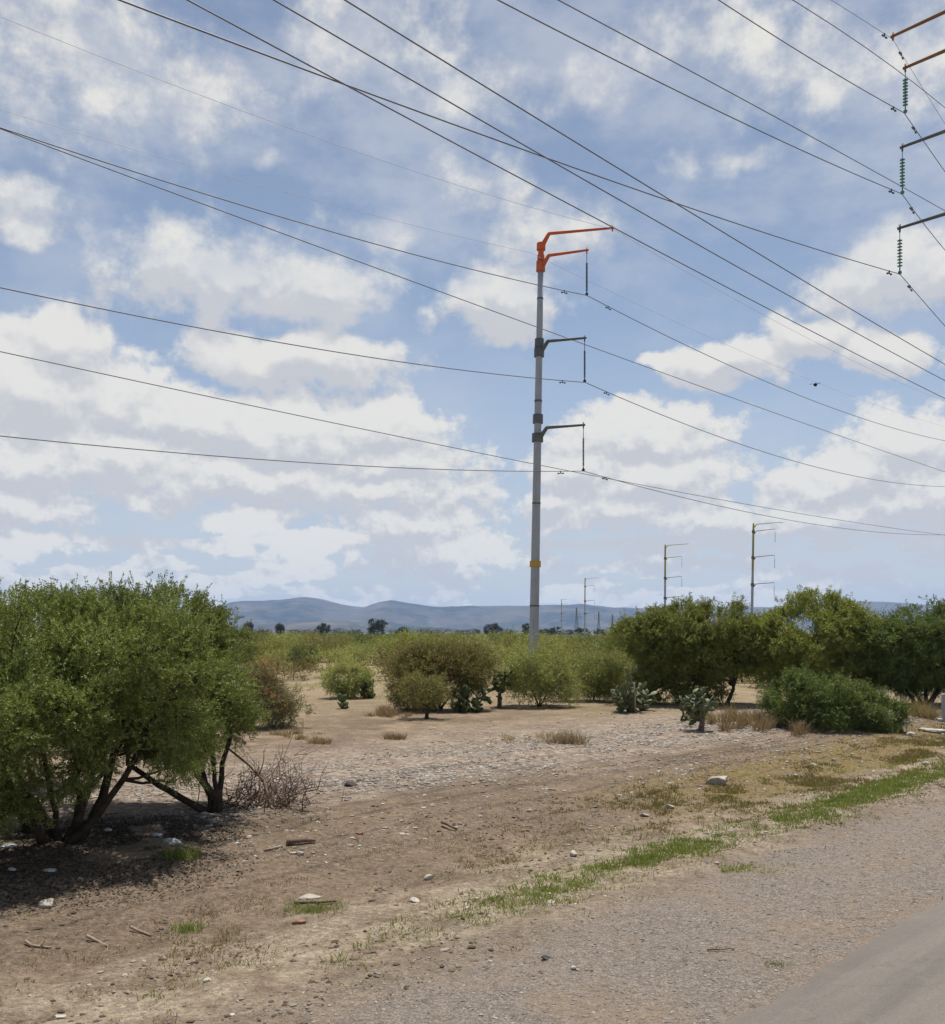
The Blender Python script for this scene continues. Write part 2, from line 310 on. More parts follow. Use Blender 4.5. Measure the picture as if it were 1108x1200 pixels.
# ------------------------------------------------------------------ ground, road, hills
def ground_material():
    m, nt, bs, out = new_mat('dry_ground')
    P = pos_of(nt); sx = nt.add('ShaderNodeSeparateXYZ'); nt.l.new(P, sx.inputs[0])
    p = nt.m('MULTIPLY', nt.m('SUBTRACT', sx.outputs[1], sx.outputs[0]), 1 / SQ)
    t = nt.m('MULTIPLY', nt.m('ADD', sx.outputs[1], sx.outputs[0]), 1 / SQ)
    st = nt.add('ShaderNodeCombineXYZ'); nt.l.new(nt.m('MULTIPLY', t, .28), st.inputs[0]); nt.l.new(p, st.inputs[1])
    PT = st.outputs[0]
    n1 = nt.noise(P, .45, 5, .6); n2 = nt.noise(P, 2.3, 6, .65); n3 = nt.noise(P, 14, 5, .7); ns = nt.noise(PT, 1.1, 9, .72)
    dirt = nt.mix(nt.ss(n2, .3, .7), (.165, .128, .094), (.275, .222, .165))
    dirt = nt.mix(nt.m('MULTIPLY', nt.ss(n1, .42, .62), .85), dirt, (.125, .098, .073))
    dirt = nt.mix(nt.m('MULTIPLY', nt.ss(nt.noise(P, 1.3, 6, .7), .5, .68), .5), dirt, (.11, .085, .06))
    # pale tracks worn along the verge
    pw = nt.m('ADD', p, nt.m('MULTIPLY_ADD', ns, 2.4, -1.2))
    trk = nt.m('MULTIPLY', nt.ss(pw, 4.9, 6.3), nt.ss(pw, 8.4, 6.7))
    dirt = nt.mix(nt.m('MULTIPLY', nt.m('MULTIPLY', trk, .8), nt.ss(n2, .28, .62)), dirt, nt.mix(nt.ss(n3, .35, .65), (.255, .222, .175), (.385, .34, .27)))
    dk = nt.m('MULTIPLY', nt.ss(pw, 7.4, 8.3), nt.ss(pw, 10.9, 9.8))
    dirt = nt.mix(nt.m('MULTIPLY', dk, .72), dirt, nt.mix(nt.ss(n3, .3, .7), (.125, .10, .078), (.215, .172, .132)))
    # olive and ochre weeds low on the soil, to the right
    wd = nt.m('MULTIPLY', nt.m('MULTIPLY', nt.ss(pw, 7.0, 7.8), nt.ss(pw, 10.2, 9.0)), nt.ss(t, 10.5, 14.5))
    dirt = nt.mix(nt.m('MULTIPLY', wd, nt.ss(n2, .25, .6)), dirt, nt.mix(nt.ss(n3, .3, .7), (.125, .105, .042), (.215, .165, .078)))
    # rubble ground
    rb = nt.m('MULTIPLY', nt.ss(pw, 10.6, 12.0), nt.ss(pw, 20, 14.5))
    vc = nt.vor(P, 9, 'Color'); vs = nt.add('ShaderNodeSeparateXYZ'); nt.l.new(vc, vs.inputs[0])
    dirt = nt.mix(nt.m('MULTIPLY', rb, .8), dirt, nt.mix(nt.m('POWER', vs.outputs[0], 2.2), (.20, .165, .14), (.40, .36, .315)))
    # the far field: straw and low green
    ff = nt.ss(sx.outputs[1], 24, 40)
    straw = nt.mix(nt.ss(nt.noise(P, .8, 5, .65), .35, .65), (.255, .205, .145), (.20, .165, .105))
    straw = nt.mix(nt.ss(nt.noise(P, .18, 4, .6), .52, .7), straw, (.14, .145, .06))
    dirt = nt.mix(ff, dirt, straw)
    # gravel shoulder by the road
    gv = nt.vor(P, 75, 'Color'); gs = nt.add('ShaderNodeSeparateXYZ'); nt.l.new(gv, gs.inputs[0])
    grav = nt.mix(nt.ss(gs.outputs[1], .05, 1.0), (.155, .138, .125), (.268, .242, .22))
    grav = nt.mix(nt.m('MULTIPLY', nt.ss(nt.noise(P, .9, 4, .6), .42, .7), .6), grav, (.25, .198, .15))
    pg = nt.m('ADD', p, nt.m('MULTIPLY_ADD', ns, 1.6, -.8))
    dirt = nt.mix(nt.ss(pg, 5.9, 4.9), dirt, grav)
    n4 = nt.noise(P, 42, 4, .75)
    dirt = nt.mix(nt.m('MULTIPLY', nt.ss(nt.noise(P, 6, 6, .75), .55, .70), .55), dirt, (.085, .066, .046))
    dirt = nt.mix(nt.m('MULTIPLY', nt.ss(nt.noise(P, 19, 4, .7), .58, .70), .4), dirt, (.40, .35, .28))
    dirt = nt.vm('MULTIPLY', nt.scale(dirt, nt.m('MULTIPLY', nt.m('MULTIPLY_ADD', n3, 1.0, .52), nt.m('MULTIPLY_ADD', n4, .9, .58))), (1.22, 1.15, 1.07))
    nt.put(bs.inputs['Base Color'], dirt); bs.inputs['Roughness'].default_value = .97; bs.inputs['Specular IOR Level'].default_value = .08
    bp = nt.add('ShaderNodeBump'); bp.inputs['Strength'].default_value = .9; bp.inputs['Distance'].default_value = .055
    hh = nt.m('ADD', nt.m('MULTIPLY', n3, .8), nt.m('MULTIPLY', nt.vor(P, 30), -.35)); hh = nt.m('ADD', hh, nt.noise(P, 45, 4, .7))
    nt.put(bp.inputs['Height'], hh); nt.l.new(bp.outputs[0], bs.inputs['Normal'])
    return m
def axis(lo, hi, step, far_lo, far_hi, g=1.16):
    c = list(np.arange(lo, hi + 1e-6, step)); s = step; x = lo
    left = []
    while x > far_lo: s *= g; x -= s; left.append(x)
    s = step; x = hi; right = []
    while x < far_hi: s *= g; x += s; right.append(x)
    return np.array(left[::-1] + c + right)
xs = axis(-8, 12, .075, -7600, 7600); ys = axis(4.5, 21, .075, -250, 7900)
gx, gy = np.meshgrid(xs, ys); nx, ny = len(xs), len(ys)
gv = np.stack([gx, gy, ground_h(gx, gy)], -1).reshape(-1, 3)
ii = np.arange(nx * ny).reshape(ny, nx)
gf = np.stack([ii[:-1, :-1], ii[:-1, 1:], ii[1:, 1:], ii[1:, :-1]], -1).reshape(-1, 4)
tag(mesh_obj('ground', gv.tolist(), gf.tolist(), ground_material(), smooth=True), kind='structure')

def road():
    m, nt, bs, out = new_mat('worn_asphalt'); P = pos_of(nt)
    sx = nt.add('ShaderNodeSeparateXYZ'); nt.l.new(P, sx.inputs[0])
    p = nt.m('MULTIPLY', nt.m('SUBTRACT', sx.outputs[1], sx.outputs[0]), 1 / SQ); t = nt.m('MULTIPLY', nt.m('ADD', sx.outputs[1], sx.outputs[0]), 1 / SQ)
    st = nt.add('ShaderNodeCombineXYZ'); nt.l.new(nt.m('MULTIPLY', t, .12), st.inputs[0]); nt.l.new(p, st.inputs[1])
    c = nt.mix(nt.ss(nt.noise(st.outputs[0], 2.0, 4, .6), .3, .7), (.18, .165, .148), (.255, .236, .21))
    c = nt.mix(nt.m('MULTIPLY', nt.ss(nt.noise(P, 3, 5, .7), .5, .75), .35), c, (.29, .265, .235))
    v = nt.vor(P, 110, 'Color'); vs = nt.add('ShaderNodeSeparateXYZ'); nt.l.new(v, vs.inputs[0])
    c = nt.vm('MULTIPLY', nt.scale(c, nt.m('MULTIPLY_ADD', vs.outputs[0], .22, .86)), (.69, .665, .645))
    edge = nt.ss(nt.m('ADD', p, nt.m('MULTIPLY', nt.noise(P, 5, 4, .7), .25)), 3.02, 3.22)
    c = nt.mix(nt.m('MULTIPLY', edge, .55), c, (.15, .128, .108))
    crack = nt.ss(nt.add_crack(P), .012, .0)
    c = nt.mix(nt.m('MULTIPLY', nt.m('MULTIPLY', crack, nt.ss(nt.noise(P, .7, 2, .5), .5, .62)), .55), c, (.09, .08, .07))
    nt.put(bs.inputs['Base Color'], c); bs.inputs['Roughness'].default_value = .9
    bp = nt.add('ShaderNodeBump'); bp.inputs['Strength'].default_value = .35; bp.inputs['Distance'].default_value = .006
    nt.put(bp.inputs['Height'], nt.noise(P, 120, 3, .6)); nt.l.new(bp.outputs[0], bs.inputs['Normal'])
    ts = np.concatenate([np.arange(-120, -4, 4.), np.arange(-4, 40, .08), np.arange(40, 600, 6.)])
    e = 3.06 + (fbm(ts * 3.3, ts * 0, 5, 5) - .5) * .16 + (fbm(ts * .25, ts * 0 + 4, 6, 2) - .5) * .03
    prof = [(0.05, -.14), (0.0, .030), (-.06, .045), (-1.5, .06), (-4.5, .07), (-8.2, .05), (-8.25, -.14)]
    vv = []
    for k, tt in enumerate(ts):
        for j, (dp, z) in enumerate(prof):
            pp = e[k] + dp if j < 3 else 3.06 + dp
            vv.append(((tt - pp) / SQ, (tt + pp) / SQ, z))
    n = len(prof); ff = [(k * n + j, k * n + j + 1, (k + 1) * n + j + 1, (k + 1) * n + j) for k in range(len(ts) - 1) for j in range(n - 1)]
    tag(mesh_obj('road', vv, ff, m, smooth=False), kind='structure')
road()

def hills():
    m, nt, bs, out = new_mat('hill_scrub'); P = pos_of(nt)
    n = nt.noise(P, .0022, 6, .62); n2 = nt.noise(P, .009, 5, .6)
    c = nt.mix(nt.ss(n, .38, .62), (.022, .03, .026), (.085, .075, .06))
    c = nt.mix(nt.m('MULTIPLY', nt.ss(n2, .50, .72), .6), c, (.17, .145, .115))
    nt.put(bs.inputs['Base Color'], c); bs.inputs['Roughness'].default_value = 1
    def ridge(name, prof, d0, dr, d1, seed, amp):
        pxs = np.arange(prof[0][0], prof[-1][0] + 1, 5.); yy = np.interp(pxs, [q[0] for q in prof], [q[1] for q in prof])
        yy = yy + (fbm(pxs * .03, pxs * 0, seed, 5) - .5) * 4.0
        ds = np.concatenate([np.linspace(d0, dr, 34), np.linspace(dr, d1, 8)[1:]])
        V = []
        for d in ds:
            w = sstep(d0, dr, d) ** .8 if d <= dr else 1 - sstep(dr, d1, d)
            X = (pxs - CX) / F * (d * .35 + dr * .65)
            top = (HY - yy) * dr / F + EYE
            rough = (fbm(X * .0011, np.full_like(X, d * .0016), seed + 3, 5) - .5) * amp * np.sin(math.pi * min(1, max(0, (d - d0) / (d1 - d0))))
            gul = 1 - .6 * abs(fbm(X * .0022, np.full_like(X, d * .0004), seed + 8, 4) * 2 - 1) * (1 - w) * 2
            z = np.maximum(top * w * np.clip(gul, .3, 1) + rough * (1 - w) * 2, -3)
            z = z - np.clip(abs(fbm(X * .0045, np.full_like(X, d * .0012), seed + 21, 4) - .5) * -2 + .35, 0, 1) * amp * 1.1 * w * (1 - w) * 4 * (z > 5)
            V.append(np.stack([X, np.full_like(X, d), z], -1))
        V = np.array(V); k, l = V.shape[:2]; ix = np.arange(k * l).reshape(k, l)
        f = np.stack([ix[:-1, :-1], ix[:-1, 1:], ix[1:, 1:], ix[1:, :-1]], -1).reshape(-1, 4)
        tag(mesh_obj(name, V.reshape(-1, 3).tolist(), f.tolist(), m, smooth=True), kind='structure')
    ridge('hills', [(-500, 730), (-200, 726), (100, 730), (245, 723), (262, 715), (276, 706.5), (290, 704), (312, 703.5), (340, 701.5), (357, 700), (372, 702.5), (395, 706), (428, 712.5), (444, 706.5), (460, 703.5), (478, 707), (500, 711), (515, 711.5),
                    (560, 710), (620, 711), (680, 707.5), (720, 711), (800, 712), (900, 712), (950, 708), (1000, 705), (1050, 706), (1108, 711), (1300, 718), (1650, 728)], 4700, 6600, 7600, 11, 90)
    ridge('foothills', [(120, 741), (240, 735), (300, 733), (340, 729), (372, 726.5), (410, 729), (450, 734), (520, 736), (600, 741)], 3300, 4000, 4650, 31, 30)
hills()

def haze():
    m = bpy.data.materials.new('haze_air'); m.use_nodes = True; nt = NT(m.node_tree)
    for nd in list(nt.n): nt.n.remove(nd)
    out = nt.add('ShaderNodeOutputMaterial'); v = nt.add('ShaderNodeVolumePrincipled')
    v.inputs['Color'].default_value = (.36, .58, 1.0, 1); v.inputs['Density'].default_value = HAZE; v.inputs['Anisotropy'].default_value = .0
    nt.l.new(v.outputs[0], out.inputs['Volume'])
    b = MB(); x0, x1, y0, y1, z0, z1 = -8200, 8200, -420, 8400, -4.5, 300
    b.add([(x0, y0, z0), (x1, y0, z0), (x1, y1, z0), (x0, y1, z0), (x0, y0, z1), (x1, y0, z1), (x1, y1, z1), (x0, y1, z1)],
          [(0, 3, 2, 1), (4, 5, 6, 7), (0, 1, 5, 4), (1, 2, 6, 5), (2, 3, 7, 6), (3, 0, 4, 7)])
    tag(b.build('haze', m), kind='stuff')
HAZE = .78e-4
haze()

# ------------------------------------------------------------------ plants
def unit(a): return a / (np.linalg.norm(a, axis=-1, keepdims=True) + 1e-9)
def crown_samples(rng, lobes, n, shell=.55, zmin=None):
    out_p, out_n = [], []
    wts = np.array([(l[3] * l[4] * l[5]) ** .6 for l in lobes]); wts /= wts.sum()
    C = np.array([l[:3] for l in lobes], float); S = np.array([l[3:6] for l in lobes], float)
    tot = 0
    for _ in range(12):
        k = rng.choice(len(lobes), n, p=wts); d = unit(rng.normal(size=(n, 3)))
        r = shell + (1 - shell) * rng.random(n) ** .6
        P = C[k] + d * r[:, None] * S[k]; N = unit(d / S[k])
        ok = np.ones(n, bool)
        for j in range(len(lobes)):
            ok &= ~((np.linalg.norm((P - C[j]) / S[j], axis=1) < shell * .9) & (k != j))
        if zmin is not None: ok &= P[:, 2] > zmin
        sc = 1.1 / (S.mean() + .15); hole = fbm(P[:, 0] * sc * 2.4 + P[:, 2] * 1.7 * sc, P[:, 1] * sc * 2.4 - P[:, 2] * 2.1 * sc, int(abs(C[0, 2]) * 100), 2); ok &= hole > .43
        out_p.append(P[ok]); out_n.append(N[ok]); tot += ok.sum()
        if tot >= n: break
    P, N = np.concatenate(out_p)[:n], np.concatenate(out_n)[:n]
    rag = fbm(P[:, 0] * 2.6 / S.mean() + 5, P[:, 2] * 2.6 / S.mean() + P[:, 1], 77, 3) - .45
    return P + N * (rag * 1.0 * S.mean())[:, None] * np.array([1, 1, .8]), N
def leaves(rng, origins, dirs, L, pairs, ll, lw, spread=.75):
    n = len(origins); L = np.broadcast_to(L, (n,)); dirs = unit(dirs)
    a = unit(np.cross(dirs, rng.normal(size=(n, 3))))
    s = np.linspace(.12, 1, pairs)
    o = origins[:, None] + dirs[:, None] * (s[None, :, None] * L[:, None, None])
    o[..., 2] -= (s ** 2)[None, :] * (L * .18)[:, None]
    quads = []
    for sg in (-1, 1):
        ld = unit(dirs[:, None] * .55 + sg * a[:, None] * spread + rng.normal(size=(n, pairs, 3)) * .28)
        lg = ll * (.7 + .6 * rng.random((n, pairs, 1)))
        wv = unit(np.cross(ld, rng.normal(size=(n, pairs, 3)))) * (lw * .5)
        b = o; tip = o + ld * lg; mid = o + ld * lg * .5
        quads.append(np.stack([b, mid + wv, tip, mid - wv], -2).reshape(-1, 3))
    v = np.concatenate(quads); return v
def quads_obj(name, v, mat, parent):
    f = np.arange(len(v)).reshape(-1, 4)
    return mesh_obj(name, v.tolist(), f.tolist(), mat, parent)
def bend(rng, a, b, k=5, j=.08, sag=0.0):
    a = np.asarray(a, float); b = np.asarray(b, float); s = np.linspace(0, 1, k)[:, None]; L = np.linalg.norm(b - a)
    p = a + (b - a) * s; w = np.sin(s * math.pi)
    p = p + w * rng.normal(size=3) * j * L + np.concatenate([[np.zeros(3)], rng.normal(size=(k - 2, 3)) * j * .4 * L, [np.zeros(3)]]) + w * np.array([0, 0, sag * L])
    return p
def woody(name, label, cat, loc, seed, lobes, stems, leafmat, n_clump, per, clump_r, spray, pairs, ll, lw, up=.45, shell=.55, zmin=None,
          stem_r=.06, twigs=40, shoots=0, bark=None, group=None, rz=0, out=.9, extra=None, scale=1):
    rng = np.random.default_rng(seed); root = thing(name, label, cat, loc, rz, group, scale)
    C, N = crown_samples(rng, lobes, n_clump, shell, zmin)
    tb = MB(); ends = []
    for st in stems:                                   # (base xyz, via..., end)
        pts = [np.asarray(q, float) for q in st]
        path = np.concatenate([bend(rng, pts[i], pts[i + 1], 5, .05)[(0 if i == 0 else 1):] for i in range(len(pts) - 1)])
        rr = np.linspace(stem_r, stem_r * .38, len(path)) * (.75 + .5 * rng.random()); rr[0] *= 1.35
        tb.tube(path, rr, 7); ends.append((path, rr))
    for i in range(min(twigs, len(C))):
        c = C[i]; best = None
        for path, rr in ends:
            w = np.linalg.norm(path - c, axis=1) + np.maximum(0, path[:, 2] - c[2]) * 1.5
            w[:max(1, len(path) // 3)] += 1.0
            j = int(np.argmin(w))
            if best is None or w[j] < best[0]: best = (w[j], path[j], rr[j])
        if best is None: continue
        path = bend(rng, best[1], c, 5, .09, .04); tb.tube(path, np.linspace(min(best[2] * .6, stem_r * .42), stem_r * .09, 5), 5)
        if rng.random() < .5:
            e = c + rng.normal(size=3) * .25 * np.array([1, 1, .5]); tb.tube(bend(rng, path[2], e, 4, .1), np.linspace(stem_r * .2, stem_r * .06, 4), 4)
    if stems: tb.build('trunk', bark or BARK, root, True)
    k = np.repeat(np.arange(len(C)), per); n = len(k)
    cr = clump_r * (.6 + .8 * rng.random(len(C)))
    o = C[k] + rng.normal(size=(n, 3)) * cr[k][:, None] * np.array([.62, .62, .42])
    d = N[k] * out + rng.normal(size=(n, 3)) * .5 + np.array([0, 0, up])
    L = spray * (.6 + .8 * rng.random(n))
    v = leaves(rng, o, d, L, pairs, ll, lw)
    if shoots:
        q = np.where(N[:, 2] > .15)[0]; q = rng.choice(q, min(shoots, len(q)), replace=len(q) < shoots)
        dd = N[q] * .45 + rng.normal(size=(len(q), 3)) * .28 + np.array([0, 0, .9])
        v = np.concatenate([v, leaves(rng, C[q] + rng.normal(size=(len(q), 3)) * clump_r * .4, dd, spray * (1.6 + 1.6 * rng.random(len(q))), pairs * 2, ll, lw)])
    quads_obj('crown', v, leafmat, root)
    if extra: extra(root, rng)
    return root

def place(px, py): x, y = spot(px, py); return (x, y, gz(x, y) - .03)
# --- big shrubs at the left, by the verge
x, y, z = place(70, 985)
woody('mesquite_tree', 'large green mesquite at the left edge, thick leaning trunks over deep shade', 'tree', (x, y, z), 1,
      [(-.2, .1, 2.15, 1.35, 1.2, .72), (-1.3, .2, 2.1, 1.2, 1.2, .78), (.75, .25, 2.2, 1.05, 1.1, .66), (-.5, -1.3, 1.6, 1.15, .9, .62), (-1.5, -1.2, 1.3, 1.0, .8, .62), (.25, -.7, 1.7, .85, .8, .5), (1.15, .4, 1.9, .8, .8, .62), (-2.4, .2, 1.9, 1.2, 1.1, .9), (-.7, -1.2, 1.05, .75, .6, .38), (.9, .1, 1.35, .6, .5, .36), (-.3, -2.0, 1.45, .8, .5, .45), (-1.3, -2.0, 1.0, .9, .6, .45), (-.35, -1.6, .95, .5, .5, .32), (-1.3, -1.6, .75, .7, .5, .4), (1.1, .8, 1.15, .6, .4, .35), (-1.2, .8, 1.0, 1.0, .4, .5), (-.75, -.9, .75, .8, .5, .42), (.45, -.6, 1.0, .55, .4, .35), (-1.6, -.8, .65, 1.0, .6, .5), (1.35, .3, 1.25, .6, .5, .4)],
      [((0, 0, 0), (-.1, -.05, .7), (-.5, -.2, 1.9)), ((.06, .05, 0), (.45, .15, .8), (.9, .3, 2.1)), ((-.08, .06, 0), (-.75, .1, .9), (-1.4, .3, 2.0)), ((.1, .1, 0), (.3, .3, .9), (.3, .5, 2.2)), ((.12, -.02, 0), (.75, 0, .75), (1.25, .35, 1.8)), ((-.5, .3, 0), (-.7, .4, .8), (-1, .6, 1.9)), ((.15, .2, 0), (.5, .35, 1.0), (.6, .4, 2.0)), ((-.12, -.1, 0), (-.2, -.5, .7), (-.4, -1.2, 1.5)), ((.2, .1, 0), (.25, -.05, .9), (.2, -.4, 1.7))],
      LEAF_G, 980, 27, .15, .16, 10, .032, .0135, stem_r=.055, twigs=260, shoots=300, zmin=.42)
x, y, z = place(250, 952)
woody('mesquite_tree', 'tall rounded green shrub with a slim dark trunk beside the dead brush', 'tree', (x, y, z), 2,
      [(-.75, .2, 2.1, 1.0, 1.1, .85), (-1.2, .3, 2.3, 1.1, 1.2, .8), (-.28, .3, 1.75, .68, .9, .72), (-.3, -.3, 1.5, .75, .6, .55), (-1.7, .4, 2.35, .9, 1, .75), (-.05, .2, 1.3, .48, .6, .45), (-1.0, -.5, 1.5, .7, .6, .5), (-.75, 0, 1.25, .5, .5, .35)],
      [((0, 0, 0), (.02, 0, .6), (-.15, .1, 1.9)), ((.05, .03, 0), (.1, .1, .7), (.25, .3, 1.8)), ((-.05, .02, 0), (-.12, 0, .55), (-.6, .1, 1.9)), ((-.1, 0, 0.03), (-.75, -.05, .42), (-1.2, 0, .7), (-1.35, .1, 1.2)), ((.02, -.05, .25), (-.35, -.1, .8), (-.8, -.1, .95))],
      LEAF_G, 540, 27, .15, .16, 10, .033, .014, stem_r=.045, twigs=140, shoots=200, zmin=.75)
x, y, z = place(-40, 925)
woody('mesquite_tree', 'green mesquite crown behind the leaning trunks at the far left', 'tree', (x, y, z), 3,
      [(0, 0, 2.3, 1.7, 1.4, .95), (1.2, .2, 2.3, 1.1, 1.2, .85), (-.8, 0, 1.7, 1.2, 1, .9), (.5, 0, 1.9, 1, 1, .7), (-.2, -.6, 1.0, 1.1, .6, .5), (1.0, 0, 1.2, .7, .6, .45)],
      [((0, 0, 0), (.3, 0, .8), (.6, .1, 2)), ((-.1, 0, 0), (-.4, 0, .9), (-.8, 0, 2.0)), ((.1, 0, 0), (.7, .1, .7), (1.3, .2, 1.9))],
      LEAF_G, 480, 24, .19, .2, 8, .042, .017, stem_r=.055, twigs=60, shoots=70, zmin=.5)
x, y, z = place(318, 852)
woody('dry_shrub', 'rusty half dry shrub with grey-green lower twigs right of the big mesquite', 'shrub', (x, y, z), 4,
      [(0, 0, .75, .8, .7, .5), (.3, -.1, .5, .6, .5, .42), (-.4, 0, 1.1, .6, .6, .5)], [((0, 0, 0), (.1, 0, .4), (.3, 0, .9)), ((0, 0, 0), (-.2, 0, .5), (-.3, 0, 1.2)), ((.05, 0, 0), (.4, 0, .4), (.6, 0, .7))],
      LEAF_GR, 120, 16, .22, .2, 5, .06, .02, stem_r=.03, twigs=50, bark=DEADWOOD,
      extra=lambda root, rng: quads_obj('dry_foliage', leaves(rng, *(lambda c: (np.repeat(c[0], 20, 0) + rng.normal(size=(len(c[0]) * 20, 3)) * .16, np.repeat(c[1], 20, 0) + rng.normal(size=(len(c[1]) * 20, 3)) * .5))(crown_samples(rng, [(-.3, -.1, 1.25, .45, .4, .5), (.15, -.35, .85, .4, .3, .3)], 46)), .2, 5, .06, .02), LEAF_R, root))

def dead_brush():
    rng = np.random.default_rng(5); x, y, z = place(300, 945)
    root = thing('dead_brush', 'heap of bare reddish-brown dead branches beside the slim dark trunk', 'dead branches', (x, y, z))
    b = MB()
    for i in range(75):
        a = rng.normal(size=3) * np.array([.3, .25, .02]) + np.array([.05, 0, .02]); a[2] = abs(a[2])
        e = a + np.array([rng.normal() * .42 + .12, rng.normal() * .25, .08 + .62 * rng.random() ** 1.3])
        p = bend(rng, a, e, 5, .12); b.tube(p, np.linspace(.008, .0025, 5), 4)
        for q in range(5):
            s = p[rng.integers(1, 5)]; e2 = s + rng.normal(size=3) * .16 + np.array([0, 0, .1]); b.tube(bend(rng, s, e2, 4, .15), np.linspace(.005, .0018, 4), 4)
    b.build('twig_heap', DEADTWIG, root, True)
    c = MB(); p = np.array([(-.42, .1, .85), (-.1, .02, .62), (.12, -.05, .42), (.2, -.12, .2), (.28, -.22, .05), (.38, -.32, .02)]); c.tube(p, [.014, .018, .02, .022, .02, .008], 6)
    c.tube([(.2, -.12, .2), (.32, -.05, .3), (.36, 0, .36)], [.012, .008, .004], 5); c.tube([(.3, -.25, .05), (.45, -.2, .03)], [.012, .004], 5)
    tag(c.build('branch', PALEWOOD, root, True), 'pale broken branch reaching the ground')
dead_brush()

# --- the middle group
x, y, z = place(408, 818)
woody('round_shrub', 'small rounded green shrub standing alone in the bare clearing', 'shrub', (x, y, z), 6, [(0, 0, .75, .85, .7, .42), (.3, 0, .55, .6, .5, .35), (-.3, 0, .6, .6, .5, .35)],
      [((0, 0, 0), (.05, 0, .3), (.2, 0, .8)), ((0, 0, 0), (-.1, 0, .3), (-.4, 0, .8)), ((0, 0, 0), (0, .1, .3), (.5, 0, .7))], LEAF_P, 120, 16, .2, .2, 5, .07, .024, stem_r=.025, twigs=30, shoots=25)
x, y, z = place(356, 784)
woody('dark_shrub', 'dark green bush farther back in the clearing left of the lone rounded shrub', 'shrub', (x, y, z), 7, [(0, 0, 1.0, 1.0, .8, .62), (.4, 0, .8, .6, .6, .4), (-.4, 0, .75, .6, .5, .4)],
      [((0, 0, 0), (.1, 0, .5), (.1, 0, 1))], LEAF_D, 110, 14, .3, .26, 5, .09, .03, stem_r=.05, twigs=20, shoots=10)
x, y, z = place(515, 832)
woody('thorn_shrub', 'broad olive-brown thorn bush in the middle of the field left of the tall pole', 'shrub', (x, y, z), 8,
      [(0, 0, 1.55, 1.35, 1.0, .5), (-.75, 0, 1.4, .8, .8, .55), (.8, 0, 1.35, .85, .8, .55), (0, -.2, 1.0, 1.4, .7, .5), (-.7, -.1, .7, .7, .6, .45), (.55, 0, .65, .8, .6, .45)],
      [((0, 0, 0), (.1, 0, .6), (.4, 0, 1.5)), ((-.05, 0, 0), (-.2, 0, .5), (-.8, 0, 1.4)), ((.05, 0, 0), (.4, 0, .5), (.9, 0, 1.3)), ((0, 0, 0), (0, .1, .7), (-.1, .1, 1.7))],
      LEAF_B, 300, 18, .24, .2, 5, .065, .022, stem_r=.045, twigs=110, shoots=60,
      extra=lambda root, rng: quads_obj('green_foliage', leaves(rng, *(lambda c: (np.repeat(c[0], 18, 0) + rng.normal(size=(len(c[0]) * 18, 3)) * .17, np.repeat(c[1], 18, 0) + rng.normal(size=(len(c[1]) * 18, 3)) * .5 + np.array([0, 0, .4])))(crown_samples(rng, [(-.9, -.1, 1.5, .75, .8, .5), (.9, -.1, 1.5, .8, .8, .5), (0, 0, 1.75, 1.2, .9, .4), (-.8, -.3, .75, .7, .5, .45)], 190, .7)), .2, 5, .065, .022), LEAF_O, root))
x, y, z = place(500, 842)
woody('small_thorn_tree', 'small sparse olive thorn tree in front of the broad olive-brown bush', 'tree', (x, y, z), 9,
      [(0, 0, .95, .72, .5, .36), (-.2, 0, .75, .5, .4, .25), (.25, 0, .8, .5, .4, .28)], [((0, 0, 0), (.02, 0, .35), (.2, 0, .9)), ((.03, 0, 0), (.0, 0, .4), (-.3, 0, .9)), ((-.03, 0, 0), (.03, 0, .3), (.05, 0, 1.0))],
      LEAF_O, 90, 13, .17, .17, 5, .055, .018, stem_r=.035, twigs=50, shoots=20)
x, y, z = place(632, 828)
woody('pale_shrub', 'pale yellow-green feathery shrub in front of the foot of the tall pole', 'shrub', (x, y, z), 10,
      [(0, 0, .95, .9, .8, .55), (-.4, 0, .75, .6, .6, .42), (.45, 0, .7, .6, .6, .45)], [((0, 0, 0), (.05, 0, .4), (.2, 0, 1.0)), ((0, 0, 0), (-.15, 0, .4), (-.4, 0, .9)), ((.02, 0, 0), (.2, 0, .35), (.5, 0, .8))],
      LEAF_P, 170, 16, .22, .30, 6, .06, .021, stem_r=.03, twigs=40, shoots=80, up=.7, scale=1.22)
x, y, z = place(694, 822)
woody('pale_shrub', 'lower pale green shrub right of the feathery one by the tall pole', 'shrub', (x, y, z), 11,
      [(0, 0, .75, .95, .8, .45), (.4, 0, .6, .6, .6, .4), (-.35, 0, .65, .6, .6, .4)], [((0, 0, 0), (.1, 0, .3), (.3, 0, .8)), ((0, 0, 0), (-.15, 0, .3), (-.4, 0, .7))],
      LEAF_P, 160, 16, .22, .28, 6, .06, .021, stem_r=.025, twigs=30, shoots=50, up=.6, scale=1.25)

